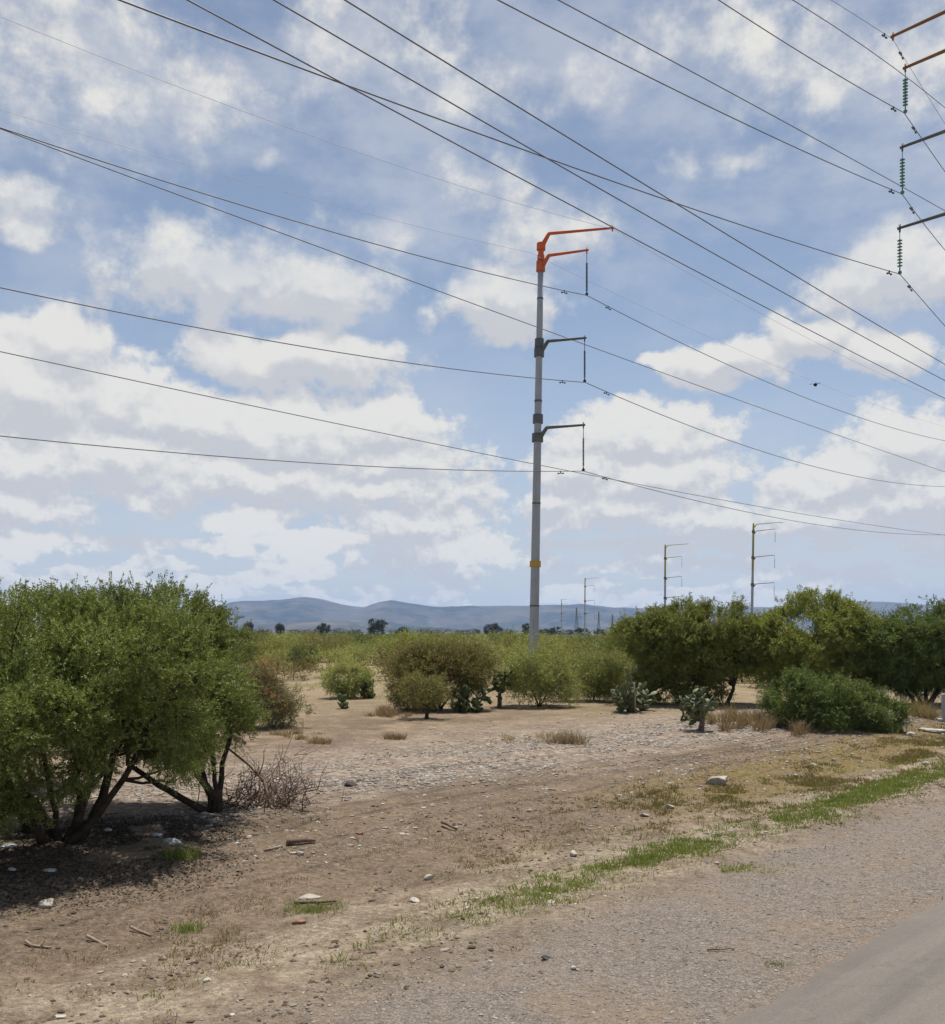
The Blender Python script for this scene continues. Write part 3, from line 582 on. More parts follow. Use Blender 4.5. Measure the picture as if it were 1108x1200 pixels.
# --- the trees at the right
x, y, z = place(852, 826)
woody('mesquite_tree', 'spreading green mesquite with one bare curved trunk, left of the densest crown', 'tree', (x, y, z), 12,
      [(-1.6, 0, 2.45, 1.35, 1.2, .8), (-.5, 0, 2.6, 1.2, 1.2, .72), (-2.6, .2, 2.2, 1.0, 1, .7), (-1.1, -.2, 1.7, 1.2, .9, .7), (.1, 0, 2.1, .8, .9, .6), (-2.1, 0, 1.5, .85, .8, .6), (-1.3, .2, .8, .95, .7, .7), (-2.2, .3, .65, .8, .6, .6), (-.7, .5, .6, .6, .5, .5), (.6, .4, 1.7, .8, .8, .6), (-.4, .5, 1.4, .8, .7, .6)],
      [((0, 0, 0), (.22, 0, .55), (.12, 0, 1.1), (-.4, 0, 2.2)), ((.15, 0, .7), (.35, .1, 1.4), (.3, .1, 2.2)), ((-1.1, .3, 0), (-1.2, .2, .8), (-1.7, .1, 2.0)), ((-1.0, .3, 0), (-1.9, .2, 1.0), (-2.5, .2, 2.0))],
      LEAF_M, 720, 22, .2, .2, 6, .07, .026, stem_r=.09, twigs=130, shoots=160, zmin=.05, scale=1.1)
x, y, z = place(950, 826)
woody('mesquite_tree', 'densest dome shaped dark green mesquite behind the low spreading bush', 'tree', (x, y, z), 13,
      [(0, 0, 2.5, 1.6, 1.3, .95), (-.9, 0, 2.3, 1.1, 1.1, .85), (1.1, 0, 2.2, 1.1, 1.1, .85), (0, -.3, 1.6, 1.6, 1, .8), (1.5, 0, 1.6, .9, .8, .65), (-1.2, -.1, 1.4, .9, .8, .6), (0, -.2, .9, 1.3, .8, .7), (1.2, 0, .8, .9, .7, .6), (-1.6, .2, 2.0, .8, .8, .6)],
      [((0, 0, 0), (.1, 0, .8), (.2, 0, 2.2)), ((-.1, 0, 0), (-.5, 0, .8), (-1, 0, 2)), ((.1, 0, 0), (.5, 0, .8), (1.1, 0, 2))],
      LEAF_M, 760, 22, .2, .2, 6, .07, .026, stem_r=.08, twigs=80, shoots=170, zmin=.05, scale=1.1)
x, y, z = place(972, 853)
woody('low_bush', 'low spreading green bush at ground level in front of the densest mesquite', 'bush', (x, y, z), 14,
      [(0, 0, .72, 1.1, .8, .5), (-.85, 0, .75, .65, .7, .52), (.85, 0, .5, .7, .7, .38), (1.3, -.1, .34, .5, .5, .26), (0, -.4, .45, 1.1, .5, .4), (-.3, 0, 1.05, .6, .6, .3)],
      [((0, 0, 0), (.1, 0, .3), (.3, 0, .8)), ((0, 0, 0), (-.2, 0, .3), (-.6, 0, .8))], LEAF_D, 340, 21, .18, .2, 6, .06, .022, stem_r=.03, twigs=30, shoots=50, shell=.6)
x, y, z = place(1085, 826)
woody('mesquite_tree', 'dark mesquite at the right edge above the pale dry grass', 'tree', (x, y, z), 15,
      [(0, 0, 2.1, 1.4, 1.2, .85), (-.9, 0, 1.9, .9, 1, .7), (.9, 0, 2.2, 1.1, 1.1, .85), (-.2, -.2, 1.3, 1.3, .8, .65), (1.8, 0, 2.1, 1.1, 1.1, .9), (-1.0, .2, 1.2, .8, .7, .6), (.9, 0, 1.2, 1.0, .8, .7), (0, .3, .8, 1.2, .5, .45), (-1.5, .1, 1.7, .7, .7, .6)],
      [((0, 0, 0), (.1, 0, .8), (.2, 0, 2)), ((-.1, 0, 0), (-.4, 0, .7), (-.9, 0, 1.7)), ((.1, 0, 0), (.6, 0, .8), (1.2, 0, 2)), ((-.3, 0, 0), (-.6, 0, .5), (-1, 0, 1.0))],
      LEAF_D, 680, 22, .2, .2, 6, .07, .026, stem_r=.07, twigs=90, shoots=120, zmin=.1, scale=1.12)
x, y = 12.6, 52.0
woody('mesquite_tree', 'paler mesquite crown showing behind the left side of the right tree row', 'tree', (x, y, gz(x, y)), 16,
      [(0, 0, 2.4, 2.0, 1.5, 1.0), (-1.3, 0, 2.0, 1.2, 1.1, .8), (1.4, 0, 2.2, 1.3, 1.2, .9)], [((0, 0, 0), (.1, 0, .8), (.2, 0, 2.2)), ((0, 0, 0), (-.6, 0, .8), (-1.2, 0, 2.0))],
      LEAF_O, 220, 16, .34, .26, 5, .085, .03, stem_r=.09, twigs=30, shoots=40)

# --- cacti
def nopal(label, px, py, seed, h, w, npads, mat, trunk_h, pad=.2, cat='cactus', dead_stem=False):
    rng = np.random.default_rng(seed); x, y, z = place(px, py); root = thing('prickly_pear', label, cat, (x, y, z))
    b = MB(); tb = MB()
    tb.tube(bend(rng, (0, 0, 0), (.03, 0, max(trunk_h, .12)), 4, .03), np.linspace(.085, .06, 4), 8)
    tb.build('trunk', DEADTWIG if trunk_h > .25 else mat, root, True)
    sph = []
    for i in range(5):
        for j in range(8): sph.append((math.sin(math.pi * (i + .5) / 5) * math.cos(2 * math.pi * j / 8), math.sin(math.pi * (i + .5) / 5) * math.sin(2 * math.pi * j / 8), -math.cos(math.pi * (i + .5) / 5)))
    sf = [(i * 8 + j, i * 8 + (j + 1) % 8, (i + 1) * 8 + (j + 1) % 8, (i + 1) * 8 + j) for i in range(4) for j in range(8)] + [tuple(range(8))[::-1], tuple(32 + j for j in range(8))]
    sph = np.array(sph)
    tips = [(np.array([.0, 0, max(trunk_h, .1)]), np.array([0, 0, 1.]))] * 4
    if trunk_h < .3: tips = [(np.array([rng.normal() * w * .35, rng.normal() * w * .2, .02]), np.array([0, 0, 1.])) for _ in range(7)]
    k = 0
    while k < npads:
        base, dr = tips[rng.integers(len(tips))]
        nd = unit(dr * .6 + rng.normal(size=3) * .62 + np.array([0, 0, .35])); s = pad * (.75 + .5 * rng.random())
        tip = base + nd * s * 1.25
        if tip[2] > h or tip[2] < .05 or abs(tip[0]) > w or abs(tip[1]) > w: k += .05; continue
        a = unit(np.cross(nd, rng.normal(size=3))); c = np.cross(nd, a)
        P = base + nd * s * .62 + (sph[:, 0:1] * a * s * .42 + sph[:, 1:2] * c * s * .10 + sph[:, 2:3] * nd * s * .66)
        b.add(P, sf); tips.append((base + nd * s * 1.18, nd)); k += 1
    b.build('pads', mat, root, True)
    if dead_stem:
        c = MB(); c.tube([(-.05, -.45, 0), (-.06, -.45, .5), (-.1, -.47, 1.0)], [.035, .03, .02], 6); c.build('flower_stalk', PALEWOOD, root, True)
nopal('dark green prickly pear clump at the right foot of the broad olive-brown bush', 548, 834, 20, 1.1, .85, 130, NOPAL, .1, .19)
nopal('tree-like prickly pear with a dark trunk between the olive-brown bush and pale shrub', 585, 829, 21, 1.35, .5, 95, NOPAL, .55, .18)
nopal('large prickly pear clump with a pale upright stalk left of the curved trunk', 744, 834, 22, 1.6, .85, 240, NOPAL2, .12, .19, dead_stem=True)
nopal('grey-green prickly pear on a short dark trunk at the edge of the rubble', 822, 857, 23, 1.2, .5, 150, NOPAL2, .36, .165)
nopal('small prickly pear at the right side of the lone rounded shrub', 432, 818, 24, .95, .4, 45, NOPAL, .1, .26)
nopal('tiny prickly pear standing in open ground below the lone rounded shrub', 404, 831, 25, .62, .3, 14, NOPAL, .1, .24)

def blades_obj(name, o, d, L, s, lean, mat):
    n = len(o); m = o + d * L * .6 + lean * .35; tip = o + d * L + lean
    v = np.stack([o - s, o + s, m + s * .7, m - s * .7, tip], 1).reshape(-1, 3); b = np.arange(n) * 5
    f = [(i, i + 1, i + 2, i + 3) for i in b.tolist()] + [(i + 3, i + 2, i + 4) for i in b.tolist()]
    return mesh_obj(name, v.tolist(), f, mat)
# --- dry grass tufts that stand out
def tuft(label, px, py, seed, h, w, n, mat, name='dry_grass_tuft', cat='grass tuft'):
    rng = np.random.default_rng(seed); x, y, z = place(px, py)
    n = int(n * 1.8); o = np.stack([np.clip(rng.normal(size=n), -1.6, 1.6) * w * .5, np.clip(rng.normal(size=n), -1.6, 1.6) * w * .35, np.zeros(n)], -1)
    hs = np.ones((n, 1))
    if w > .6:                                         # a stand of several clumps, tall in the middle and ragged at its ends
        g = int(w * 16); gc = np.stack([rng.normal(size=g) * w * .55, rng.normal(size=g) * w * .5, np.zeros(g)], -1); gi = rng.integers(0, g, n); gh = (.35 + .8 * rng.random(g)) * np.exp(-(gc[:, 0] / (w * .95)) ** 2)
        o = gc[gi] + np.clip(rng.normal(size=(n, 3)), -2, 2) * np.array([.075, .075, 0]); hs = gh[gi][:, None]
    d = unit(np.stack([rng.normal(size=n) * .4, rng.normal(size=n) * .4, np.ones(n)], -1)); L = h * hs * (.5 + .7 * rng.random((n, 1)))
    s = unit(np.cross(d, rng.normal(size=(n, 3)))) * .0042 * max(1, y / 16)
    lean = np.stack([rng.normal(size=n) * .25, rng.normal(size=n) * .25, np.zeros(n)], -1) * L
    m = blades_obj(name, o, d, L, s, lean, mat); m.location = (x, y, z)
    if w > .6: m.name = 'dry_grass'; return tag(m, kind='stuff')
    return tag(m, label, cat)
tuft('reddish dry grass clump between the curved trunk and the low spreading bush', 886, 853, 30, .62, 1.3, 900, GRASS_R)
tuft('pale straw grass under the gap beside the curved trunk', 862, 846, 31, .55, 1.3, 700, GRASS_D)
tuft('wide thin patch of tall dry grass in front of the pale shrubs', 625, 868, 32, .3, 2.0, 420, GRASS_D)
tuft('brown dry grass clump at the right end of the wide thin patch', 664, 872, 33, .36, .5, 260, GRASS_R)
tuft('small brown grass tuft on open dirt below the olive-brown bush', 463, 866, 34, .2, .3, 220, GRASS_R)
tuft('small brown grass tuft on open dirt right of the rusty shrub', 375, 871, 35, .18, .3, 220, GRASS_R)
tuft('tall pale dry grass under the dark mesquite at the right edge', 1072, 838, 36, .6, 1.4, 800, GRASS_D)
tuft('brown grass below the left end of the olive-brown bush', 455, 838, 37, .4, .8, 400, GRASS_R)
tuft('dry grass at the foot of the rusty shrub', 345, 863, 38, .28, .9, 400, GRASS_D)
tuft('bright green weed clump alone on the dirt below the mesquite shade', 220, 1090, 39, .10, .16, 160, GRASS_G, 'weed_clump', 'weed')
tuft('green weeds beside the dark stick at the lower left', 370, 1066, 40, .11, .34, 320, GRASS_G, 'weed_clump', 'weed')
tuft('green weed in the deep shade beside the white litter', 212, 1004, 41, .18, .25, 160, GRASS_G, 'weed_clump', 'weed')
tuft('green weed clump in the gravel by the asphalt edge, nearest the road', 912, 1131, 42, .05, .12, 160, GRASS_G, 'weed_clump', 'weed')
tuft('green weed patch in the gravel just below the green strip', 892, 1020, 43, .06, .5, 600, GRASS_G, 'weed_clump', 'weed')

# ------------------------------------------------------------------ ground cover (uncountable)
def patch_grass(name, n, mat, fn, h, seed, w=.0042, per=26, rad=.055):
    rng = np.random.default_rng(seed); m = n // per; T = rng.uniform(2, 34, m * 16); Q = rng.uniform(4.2, 12, m * 16)
    f = fn(T, Q); k = rng.random(m * 16) < f; T = T[k][:m]; Q = Q[k][:m]; f = f[k][:m]; m = len(T)
    q = rng.poisson(per * (.35 + .9 * np.clip(f, 0, 1))); ix = np.repeat(np.arange(m), q); n = len(ix); big = (.5 + rng.random(m))[ix]
    t = T[ix] + rng.normal(size=n) * rad * big; p = Q[ix] + rng.normal(size=n) * rad * big
    x = (t - p) / SQ; y = (t + p) / SQ; o = np.stack([x, y, ground_h(x, y) - .005], -1)
    off = np.stack([(t - T[ix]) - (p - Q[ix]), (t - T[ix]) + (p - Q[ix]), np.zeros(n)], -1) / SQ / rad
    d = unit(off * .35 + np.stack([rng.normal(size=n) * .4, rng.normal(size=n) * .4, np.ones(n)], -1)); L = h * (.35 + rng.random((n, 1))) * big[:, None]
    s = unit(np.cross(d, rng.normal(size=(n, 3)))) * (w * np.maximum(1, y / 9))[:, None]
    tag(blades_obj(name, o, d, L, s, unit(rng.normal(size=(n, 3))) * L * .3, mat), kind='stuff')
def clump(t, p, sc, seed, a, b): return sstep(a, b, fbm(t * sc, p * sc * 1.6, seed, 3))
patch_grass('green_grass', 70000, GRASS_G, lambda t, p: np.exp(-((p - 6.15 - (fbm(t * .3, t * 0, 50, 2) - .5) * .8) / .46) ** 2) * (.38 + .62 * clump(t, p, 1.1, 51, .30, .52)) * sstep(3.4, 6.0, t) * (.4 + .6 * sstep(6, 8, t))
            + .10 * np.exp(-((p - 7.7) / .5) ** 2) * clump(t, p, .9, 52, .5, .65) * sstep(5, 8, t) + .12 * np.exp(-((p - 6.9) / .6) ** 2) * clump(t, p, 1.3, 57, .52, .66), .05, 60)
patch_grass('olive_grass', 42000, GRASS_O, lambda t, p: np.exp(-((p - 7.9) / 1.0) ** 2) * clump(t, p, .9, 53, .42, .62) * sstep(9, 14, t), .055, 61)
patch_grass('straw_grass', 26000, GRASS_D, lambda t, p: np.exp(-((p - 7.5) / 1.8) ** 2) * clump(t, p, 1.0, 54, .48, .66) * .6, .035, 62)

ICO = None
def pebbles(name, mat, pts, sizes, seed):
    global ICO
    if ICO is None:
        bm = bmesh.new(); bmesh.ops.create_icosphere(bm, subdivisions=1, radius=1); ICO = (np.array([v.co[:] for v in bm.verts]), np.array([[v.index for v in f.verts] for f in bm.faces])); bm.free()
    rng = np.random.default_rng(seed); n = len(pts); V, Fc = ICO; k = len(V)
    th = rng.random(n) * 6.28; c, s = np.cos(th), np.sin(th)
    v = V[None] * (1 + (rng.random((n, k, 1)) - .5) * .7) * sizes[:, None, None] * np.stack([1 + .5 * rng.random(n), .7 + .4 * rng.random(n), .4 + .3 * rng.random(n)], -1)[:, None]
    v = np.stack([v[..., 0] * c[:, None] - v[..., 1] * s[:, None], v[..., 0] * s[:, None] + v[..., 1] * c[:, None], v[..., 2]], -1) + pts[:, None]
    f = (Fc[None] + (np.arange(n) * k)[:, None, None]).reshape(-1, 3)
    tag(mesh_obj(name, v.reshape(-1, 3).tolist(), f.tolist(), mat), kind='stuff')
def on_ground(t, p): x = (t - p) / SQ; y = (t + p) / SQ; return np.stack([x, y, ground_h(x, y)], -1)
rng = np.random.default_rng(70)
t = rng.uniform(3, 34, 110000); p = rng.uniform(8.5, 19, 110000)
k = rng.random(110000) < (np.exp(-((p - 12.6) / 2.0) ** 2) * clump(t, p, .55, 71, .33, .58) * .75 + .02)
k &= (t > 6)
pt = on_ground(t[k], p[k]); pebbles('rubble', RUBM, pt, .011 + .042 * rng.random(k.sum()) ** 3.6, 72)
t = rng.uniform(1, 24, 60000); p = 3.2 + 3.2 * rng.random(60000) ** 1.3
k = rng.random(60000) < .32 * (1 - .6 * sstep(4.6, 6.2, p))
pt = on_ground(t[k], p[k]); pebbles('gravel', GRAVM, pt, .006 + .012 * rng.random(k.sum()) ** 3, 73)
t = rng.uniform(1, 30, 5000); p = rng.uniform(5.5, 11, 5000); k = rng.random(5000) < clump(t, p, .6, 74, .4, .65) * .7
pt = on_ground(t[k], p[k]); pebbles('scattered_pebbles', RUBM, pt, .01 + .03 * rng.random(k.sum()) ** 3, 75)
tc_ = rng.uniform(4, 20, 90); pc_ = rng.uniform(6.2, 11, 90); ix = rng.integers(0, 90, 1600); t = tc_[ix] + rng.normal(size=1600) * .14; p = pc_[ix] + rng.normal(size=1600) * .14
pt = on_ground(t, p) - np.array([0, 0, .008]); pebbles('clods', leaf_mat('clod_soil', (.13, .105, .08), (.2, .165, .125), (.28, .235, .18), trans=0), pt, .008 + .03 * rng.random(1600) ** 2.5, 78)
# dark crumbs of soil
t = rng.uniform(1, 30, 30000); p = rng.uniform(5.2, 16, 30000); k = rng.random(30000) < clump(t, p, .8, 76, .42, .66)
pt = on_ground(t[k], p[k]); pebbles('soil_crumbs', simple_mat('soil_crumb', (.07, .052, .038), (.12, .092, .068), 3, 1), pt, .006 + .022 * rng.random(k.sum()) ** 3, 77)

n = 42000; rng = np.random.default_rng(79); cx = rng.choice(3, n, p=[.55, .25, .2]); cen = np.array([spot(50, 1000), spot(200, 972), spot(-40, 940)])[cx]  # dark leaf flakes added to deepen the shade under the left shrubs
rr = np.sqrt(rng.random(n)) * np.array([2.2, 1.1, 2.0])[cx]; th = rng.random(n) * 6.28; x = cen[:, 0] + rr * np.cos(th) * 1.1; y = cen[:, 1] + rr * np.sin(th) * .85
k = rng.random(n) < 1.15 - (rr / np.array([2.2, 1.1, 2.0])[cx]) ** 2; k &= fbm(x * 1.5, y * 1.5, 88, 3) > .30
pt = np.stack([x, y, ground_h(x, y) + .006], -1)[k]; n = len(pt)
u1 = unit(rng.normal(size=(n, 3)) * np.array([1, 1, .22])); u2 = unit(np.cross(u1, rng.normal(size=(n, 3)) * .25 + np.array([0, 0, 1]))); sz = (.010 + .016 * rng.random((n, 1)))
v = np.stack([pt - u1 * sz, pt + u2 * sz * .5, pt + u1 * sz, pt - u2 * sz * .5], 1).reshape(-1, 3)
tag(mesh_obj('shade_litter', v.tolist(), np.arange(len(v)).reshape(-1, 4).tolist(), leaf_mat('shade_litter', (.04, .03, .021), (.06, .045, .031), (.11, .078, .05), trans=0)), kind='stuff')
# ------------------------------------------------------------------ single stones, wood, litter
def rock(label, px, py, sx_, sy_, sz_, seed, mat, name='rock', cat='rock', rough=.55):
    bm = bmesh.new(); bmesh.ops.create_icosphere(bm, subdivisions=3, radius=1); rng = np.random.default_rng(seed); a = rng.random(6) * 9
    pl = unit(rng.normal(size=(11, 3))); off = .42 + .38 * rng.random(11)
    for v in bm.verts:
        c = np.array(v.co)
        for n_, o_ in zip(pl, off):
            dd = c @ n_ - o_
            if dd > 0: c = c - n_ * dd * .9
        c = c * (1 + rough * .5 * (float(fbm(c[0] * 1.7 + a[0], c[1] * 1.7 + c[2] * 1.3 + a[1], seed, 3)) - .5))
        v.co = (c[0] * sx_, c[1] * sy_, c[2] * sz_)
    me = bpy.data.meshes.new(name); bm.to_mesh(me); bm.free(); me.materials.append(mat)
    x, y, z = place(px, py); o = bpy.data.objects.new(name, me); COL.objects.link(o); o.location = (x, y, z + .03 + sz_ * .45); o.rotation_euler = (rng.normal() * .1, rng.normal() * .1, rng.random() * .8 - .4)
    return tag(o, label, cat)
rock('large pale boulder lying on the olive grass right of centre', 842, 919, .23, .17, .13, 80, STONE)
rock('flat whitish rock at the right edge beside the concrete marker', 1092, 858, .36, .22, .10, 81, STONE_W)
rock('whitish stone left of the flat rock at the right edge', 1066, 862, .14, .1, .07, 82, STONE_W)
rock('black stone lying on the pale rubble right of the dead brush', 411, 922, .13, .09, .06, 83, STONE_D)
rock('rounded whitish stone in the middle of the verge', 502, 1031, .055, .05, .045, 84, STONE_W)
rock('flat pale stone below the rounded whitish one', 486, 1056, .07, .05, .022, 85, STONE_W)
rock('pale stone at the left end of the green strip, by a green weed', 672, 1002, .07, .06, .05, 86, STONE_W)
rock('pinkish stone high on the verge left of the boulder', 785, 947, .09, .07, .05, 87, STONE)
rock('pale stone on the verge just left of the pinkish stone', 756, 957, .10, .06, .035, 88, STONE)
rock('small white stone in the grass above the boulder', 932, 909, .06, .05, .04, 89, STONE_W)
rock('white stone near the top of the olive grass at right', 978, 892, .08, .06, .05, 90, STONE_W)
rock('pale stone below the white one at the right of the olive grass', 1085, 896, .09, .07, .06, 91, STONE_W)
rock('white stone at the bottom left corner of the dirt', 72, 1193, .05, .04, .02, 92, STONE_W)
rock('pale stone on the dirt right of the bottom left corner', 244, 1150, .05, .035, .02, 93, STONE_W)
rock('whitish stone on the gravel near the bottom middle', 672, 1136, .035, .03, .02, 94, STONE_W)
rock('dark clod on the gravel in the bottom middle', 640, 1124, .06, .035, .02, 95, STONE_D)
rock('yellowish stone at the front edge of the mesquite shade', 56, 1056, .10, .07, .05, 96, STONE)
rock('pale stone by the thick short log', 352, 1002, .06, .045, .03, 97, STONE_W)
rock('orange-brown stone in the dirt right of the short log', 422, 978, .06, .05, .035, 98, STONE_R)
rock('red brick fragment on the dirt at the lower left', 353, 1082, .085, .035, .03, 99, STONE_R, 'brick_fragment', 'brick')
rock('grey slab stone on the sunlit track at lower middle left', 362, 1052, .12, .08, .02, 100, STONE)
def stick(label, pts, rad, mat, name='stick', cat='stick', seed=0, forks=2):
    rng = np.random.default_rng(seed); P = []
    for (px, py, up) in pts: x, y, z = place(px, py); P.append((x, y, z + .03 + up))
    P = np.array(P); o = P.mean(0); b = MB()
    path = np.concatenate([bend(rng, P[i] - o, P[i + 1] - o, 4, .04)[(0 if i == 0 else 1):] for i in range(len(P) - 1)])
    path[:, 2] = np.maximum(path[:, 2], path[:, 2].min())
    b.tube(path, np.linspace(rad, rad * .6, len(path)), 7)
    for q in range(forks):
        s = path[rng.integers(1, len(path))]; e = s + rng.normal(size=3) * rad * 5 + np.array([0, 0, rad]); b.tube(bend(rng, s, e, 4, .1), np.linspace(rad * .5, rad * .2, 4), 5)
    ob = b.build(name, mat, None, True); ob.location = o; return tag(ob, label, cat)
stick('thick short orange-brown log on the dirt right of the dead brush', [(336, 991, .035), (370, 988, .035)], .036, DEADWOOD, 'log', 'log', 1, 0)
stick('pale splintered wood at the left of the short log', [(310, 998, .012), (332, 993, .02)], .016, PALEWOOD, 'wood_piece', 'wood', 2, 1)
stick('dark short stick lying on the dirt in the middle', [(518, 966, .05), (536, 973, .02)], .022, DEADTWIG, 'stick', 'stick', 3, 1)
stick('thin dark twig on the gravel near the road', [(829, 1115, .01), (845, 1115, .012), (861, 1114, .01)], .0075, DEADTWIG, 'twig', 'twig', 4, 4)
stick('dark stick lying behind the green weeds at lower left', [(345, 1060, .015), (395, 1058, .015)], .014, BARK, 'stick', 'stick', 5, 1)
stick('middle one of three pale sticks in a row at the lower left', [(102, 1102, .04), (126, 1110, .01)], .016, PALEWOOD, 'stick', 'stick', 6, 1)
stick('rightmost of three pale sticks in a row at the lower left', [(153, 1091, .04), (177, 1098, .01)], .015, PALEWOOD, 'stick', 'stick', 7, 1)
stick('leftmost of three pale sticks in a row at the lower left', [(30, 1106, .03), (60, 1112, .01)], .013, PALEWOOD, 'stick', 'stick', 8, 1)
def litter(label, px, py, w, h, seed, name='plastic_bag', cat='litter'):
    rng = np.random.default_rng(seed); bm = bmesh.new(); bmesh.ops.create_icosphere(bm, subdivisions=3, radius=1); a = rng.random(2) * 20
    for v in bm.verts:
        c = np.array(v.co); f = .55 + .9 * float(fbm(c[0] * 2.6 + a[0], c[1] * 2.6 + c[2] * 2 + a[1], seed, 3)); v.co = (c[0] * w * f, c[1] * w * .7 * f, max(-.4, c[2]) * h * f)
    me = bpy.data.meshes.new(name); bm.to_mesh(me); bm.free(); me.materials.append(PLASTIC)
    x, y, z = place(px, py); o = bpy.data.objects.new(name, me); COL.objects.link(o); o.location = (x, y, z + .035); o.scale = (.75, .75, .6); return tag(o, label, cat)
litter('largest crumpled white plastic in the deep shade under the mesquite', 202, 988, .15, .09, 110)
litter('white plastic scrap above and left of the largest crumpled one in the shade', 184, 978, .08, .04, 111)
litter('white plastic scrap just right of the thick leaning trunks', 126, 974, .07, .05, 112)
litter('small white scrap at the front of the thick leaning trunks', 102, 975, .07, .04, 113)
litter('long flat whitish scrap at the left edge in the shade', 10, 992, .14, .04, 114)
litter('white scrap at the front left of the shade', 14, 1020, .06, .04, 115)
litter('greyish flat scrap on the shaded ground below the leaning trunks', 58, 1019, .11, .03, 116)
litter('pale pink scrap at the foot of the slim dark trunk', 240, 954, .08, .04, 117)

def marker():
    x, y, z = place(1114, 846); root = thing('concrete_marker', 'grey concrete marker block cut off by the right edge beneath the dark mesquite', 'marker', (x, y, z), R(-20))
    b = MB(); w, d, h = .22, .12, .85; c = .03
    prof = [(w, 0), (w, h - c), (w - c, h), (-w + c, h), (-w, h - c), (-w, 0)]
    v = [(a, -d, q) for a, q in prof] + [(a, d, q) for a, q in prof]; n = len(prof)
    b.add(v, [tuple(range(n))[::-1], tuple(range(n, 2 * n))] + [(i, (i + 1) % n, n + (i + 1) % n, n + i) for i in range(n)]); b.build('slab', CONCRETE, root)
    b = MB(); v = [(sx * .34, sy * .24, q) for q in (0, .12) for sx, sy in ((-1, -1), (1, -1), (1, 1), (-1, 1))]
    b.add(v, [(0, 3, 2, 1), (4, 5, 6, 7), (0, 1, 5, 4), (1, 2, 6, 5), (2, 3, 7, 6), (3, 0, 4, 7)]); b.build('footing', CONCRETE, root)
marker()

# ------------------------------------------------------------------ power line poles
def pole(name, label, base, top, r0, r1, arms, bands, top_paint=None, insul='rod', group=None, detail=True, step=True):
    base = Vector(base); top = Vector(top); root = thing(name, label, 'power pole', base, 0, group); H = (top - base).length; ax = (top - base)
    def on(z):
        f = (z - base.z) / (top.z - base.z); return ax * f, r0 + (r1 - r0) * f
    def seg(za, zb, extra=0.0, n=10):
        b = MB(); pts = [on(za + (zb - za) * i / n) for i in range(n + 1)]; b.tube([tuple(q[0]) for q in pts], [q[1] + extra for q in pts], 12 if detail else 8); return b
    zt = top_paint[0] if top_paint else top.z
    seg(base.z, zt).build('shaft', STEEL, root, True)
    if top_paint: seg(zt, top.z, .004).build('painted_top', top_paint[1], root, True)
    for (z, hgt, ex, mat) in bands: seg(z - hgt / 2, z + hgt / 2, ex, 1).build('collar', mat, root, False)
    for (zr, tip, elbow, drop, mat, imat) in arms:
        tipv = Vector(tip) - base; c, r = on(zr); flat = Vector((tipv.x - c.x, tipv.y - c.y, 0)); L = flat.length; u = flat.normalized()
        el = c + u * (r + elbow[0]) + Vector((0, 0, elbow[1]))
        b = MB(); w = .085 if detail else .075
        b.tube([tuple(c + u * r * .4), tuple(c + u * r * .95), tuple(el - (el - c).normalized() * .06), tuple(el), tuple(el + (tipv - el).normalized() * .08), tuple(tipv)], [w * 1.45, w * 1.4, w * 1.08, w * 1.02, w, w * .62], 8)
        if detail: b.tube([tuple(tipv + Vector((0, 0, .14))), tuple(tipv - Vector((0, 0, .16)))], .035, 6); b.tube([tuple(tipv), tuple(tipv + u * .08)], .06, 6)
        arm = b.build('arm', mat, root, True)
        if drop:
            b = MB(); o = tipv - Vector((0, 0, .1))
            if insul == 'rod':
                b.tube([tuple(o), tuple(o - Vector((0, 0, drop * .26)))], .016, 6)
                z0, z1 = drop * .26, drop * .93; prof = []
                n = 22
                for i in range(n):
                    zz = z0 + (z1 - z0) * i / n; st = (z1 - z0) / n; prof += [(.022, -zz), (.055, -zz - st * .3), (.052, -zz - st * .5), (.022, -zz - st * .6)]
                b.lathe(tuple(o), prof[::1], 8 if detail else 5)
                b.tube([tuple(o - Vector((0, 0, z1))), tuple(o - Vector((0, 0, drop - .06)))], .03, 6)
            else:
                b.tube([tuple(o), tuple(o - Vector((0, 0, drop * .2)))], .014, 6); n = 9; z0, z1 = drop * .2, drop * .88; st = (z1 - z0) / n
                for i in range(n):
                    zz = z0 + st * i; b.lathe(tuple(o), [(.02, -zz), (.035, -zz - st * .3), (.095, -zz - st * .46), (.092, -zz - st * .54), (.03, -zz - st * .56), (.018, -zz - st)], 12)
                b.tube([tuple(o - Vector((0, 0, z1))), tuple(o - Vector((0, 0, drop - .05)))], .025, 6)
            b.lathe(tuple(o - Vector((0, 0, drop))), [(.03, -.07), (.075, -.03), (.075, .03), (.03, .07)], 8)
            b.build('insulator', imat, arm, False)
    return root
def onp(px, py, pdist):                               # the point of a sight line lying pdist metres across from the car
    s = (px - CX) / F; d = pdist * SQ / (1 - s); return at(px, py, d)
PX, PY = 3.43, 47.15
zp = lambda y, d=PY: EYE + (HY - y) * d / F
base = Vector((3.04, PY, gz(3.04, PY) - .3)); top = Vector((3.45, PY, zp(284)))
T = {k: onp(*v) for k, v in dict(a1=(718, 267, 26.5), a2=(688, 293, 28), a3=(685.5, 396, 28.05), a4=(684, 498, 28.1)).items()}
W_ATT = {k: onp(*v) for k, v in dict(a2=(688, 345, 28), a3=(686, 447, 28.05), a4=(684, 551, 28.1)).items()}
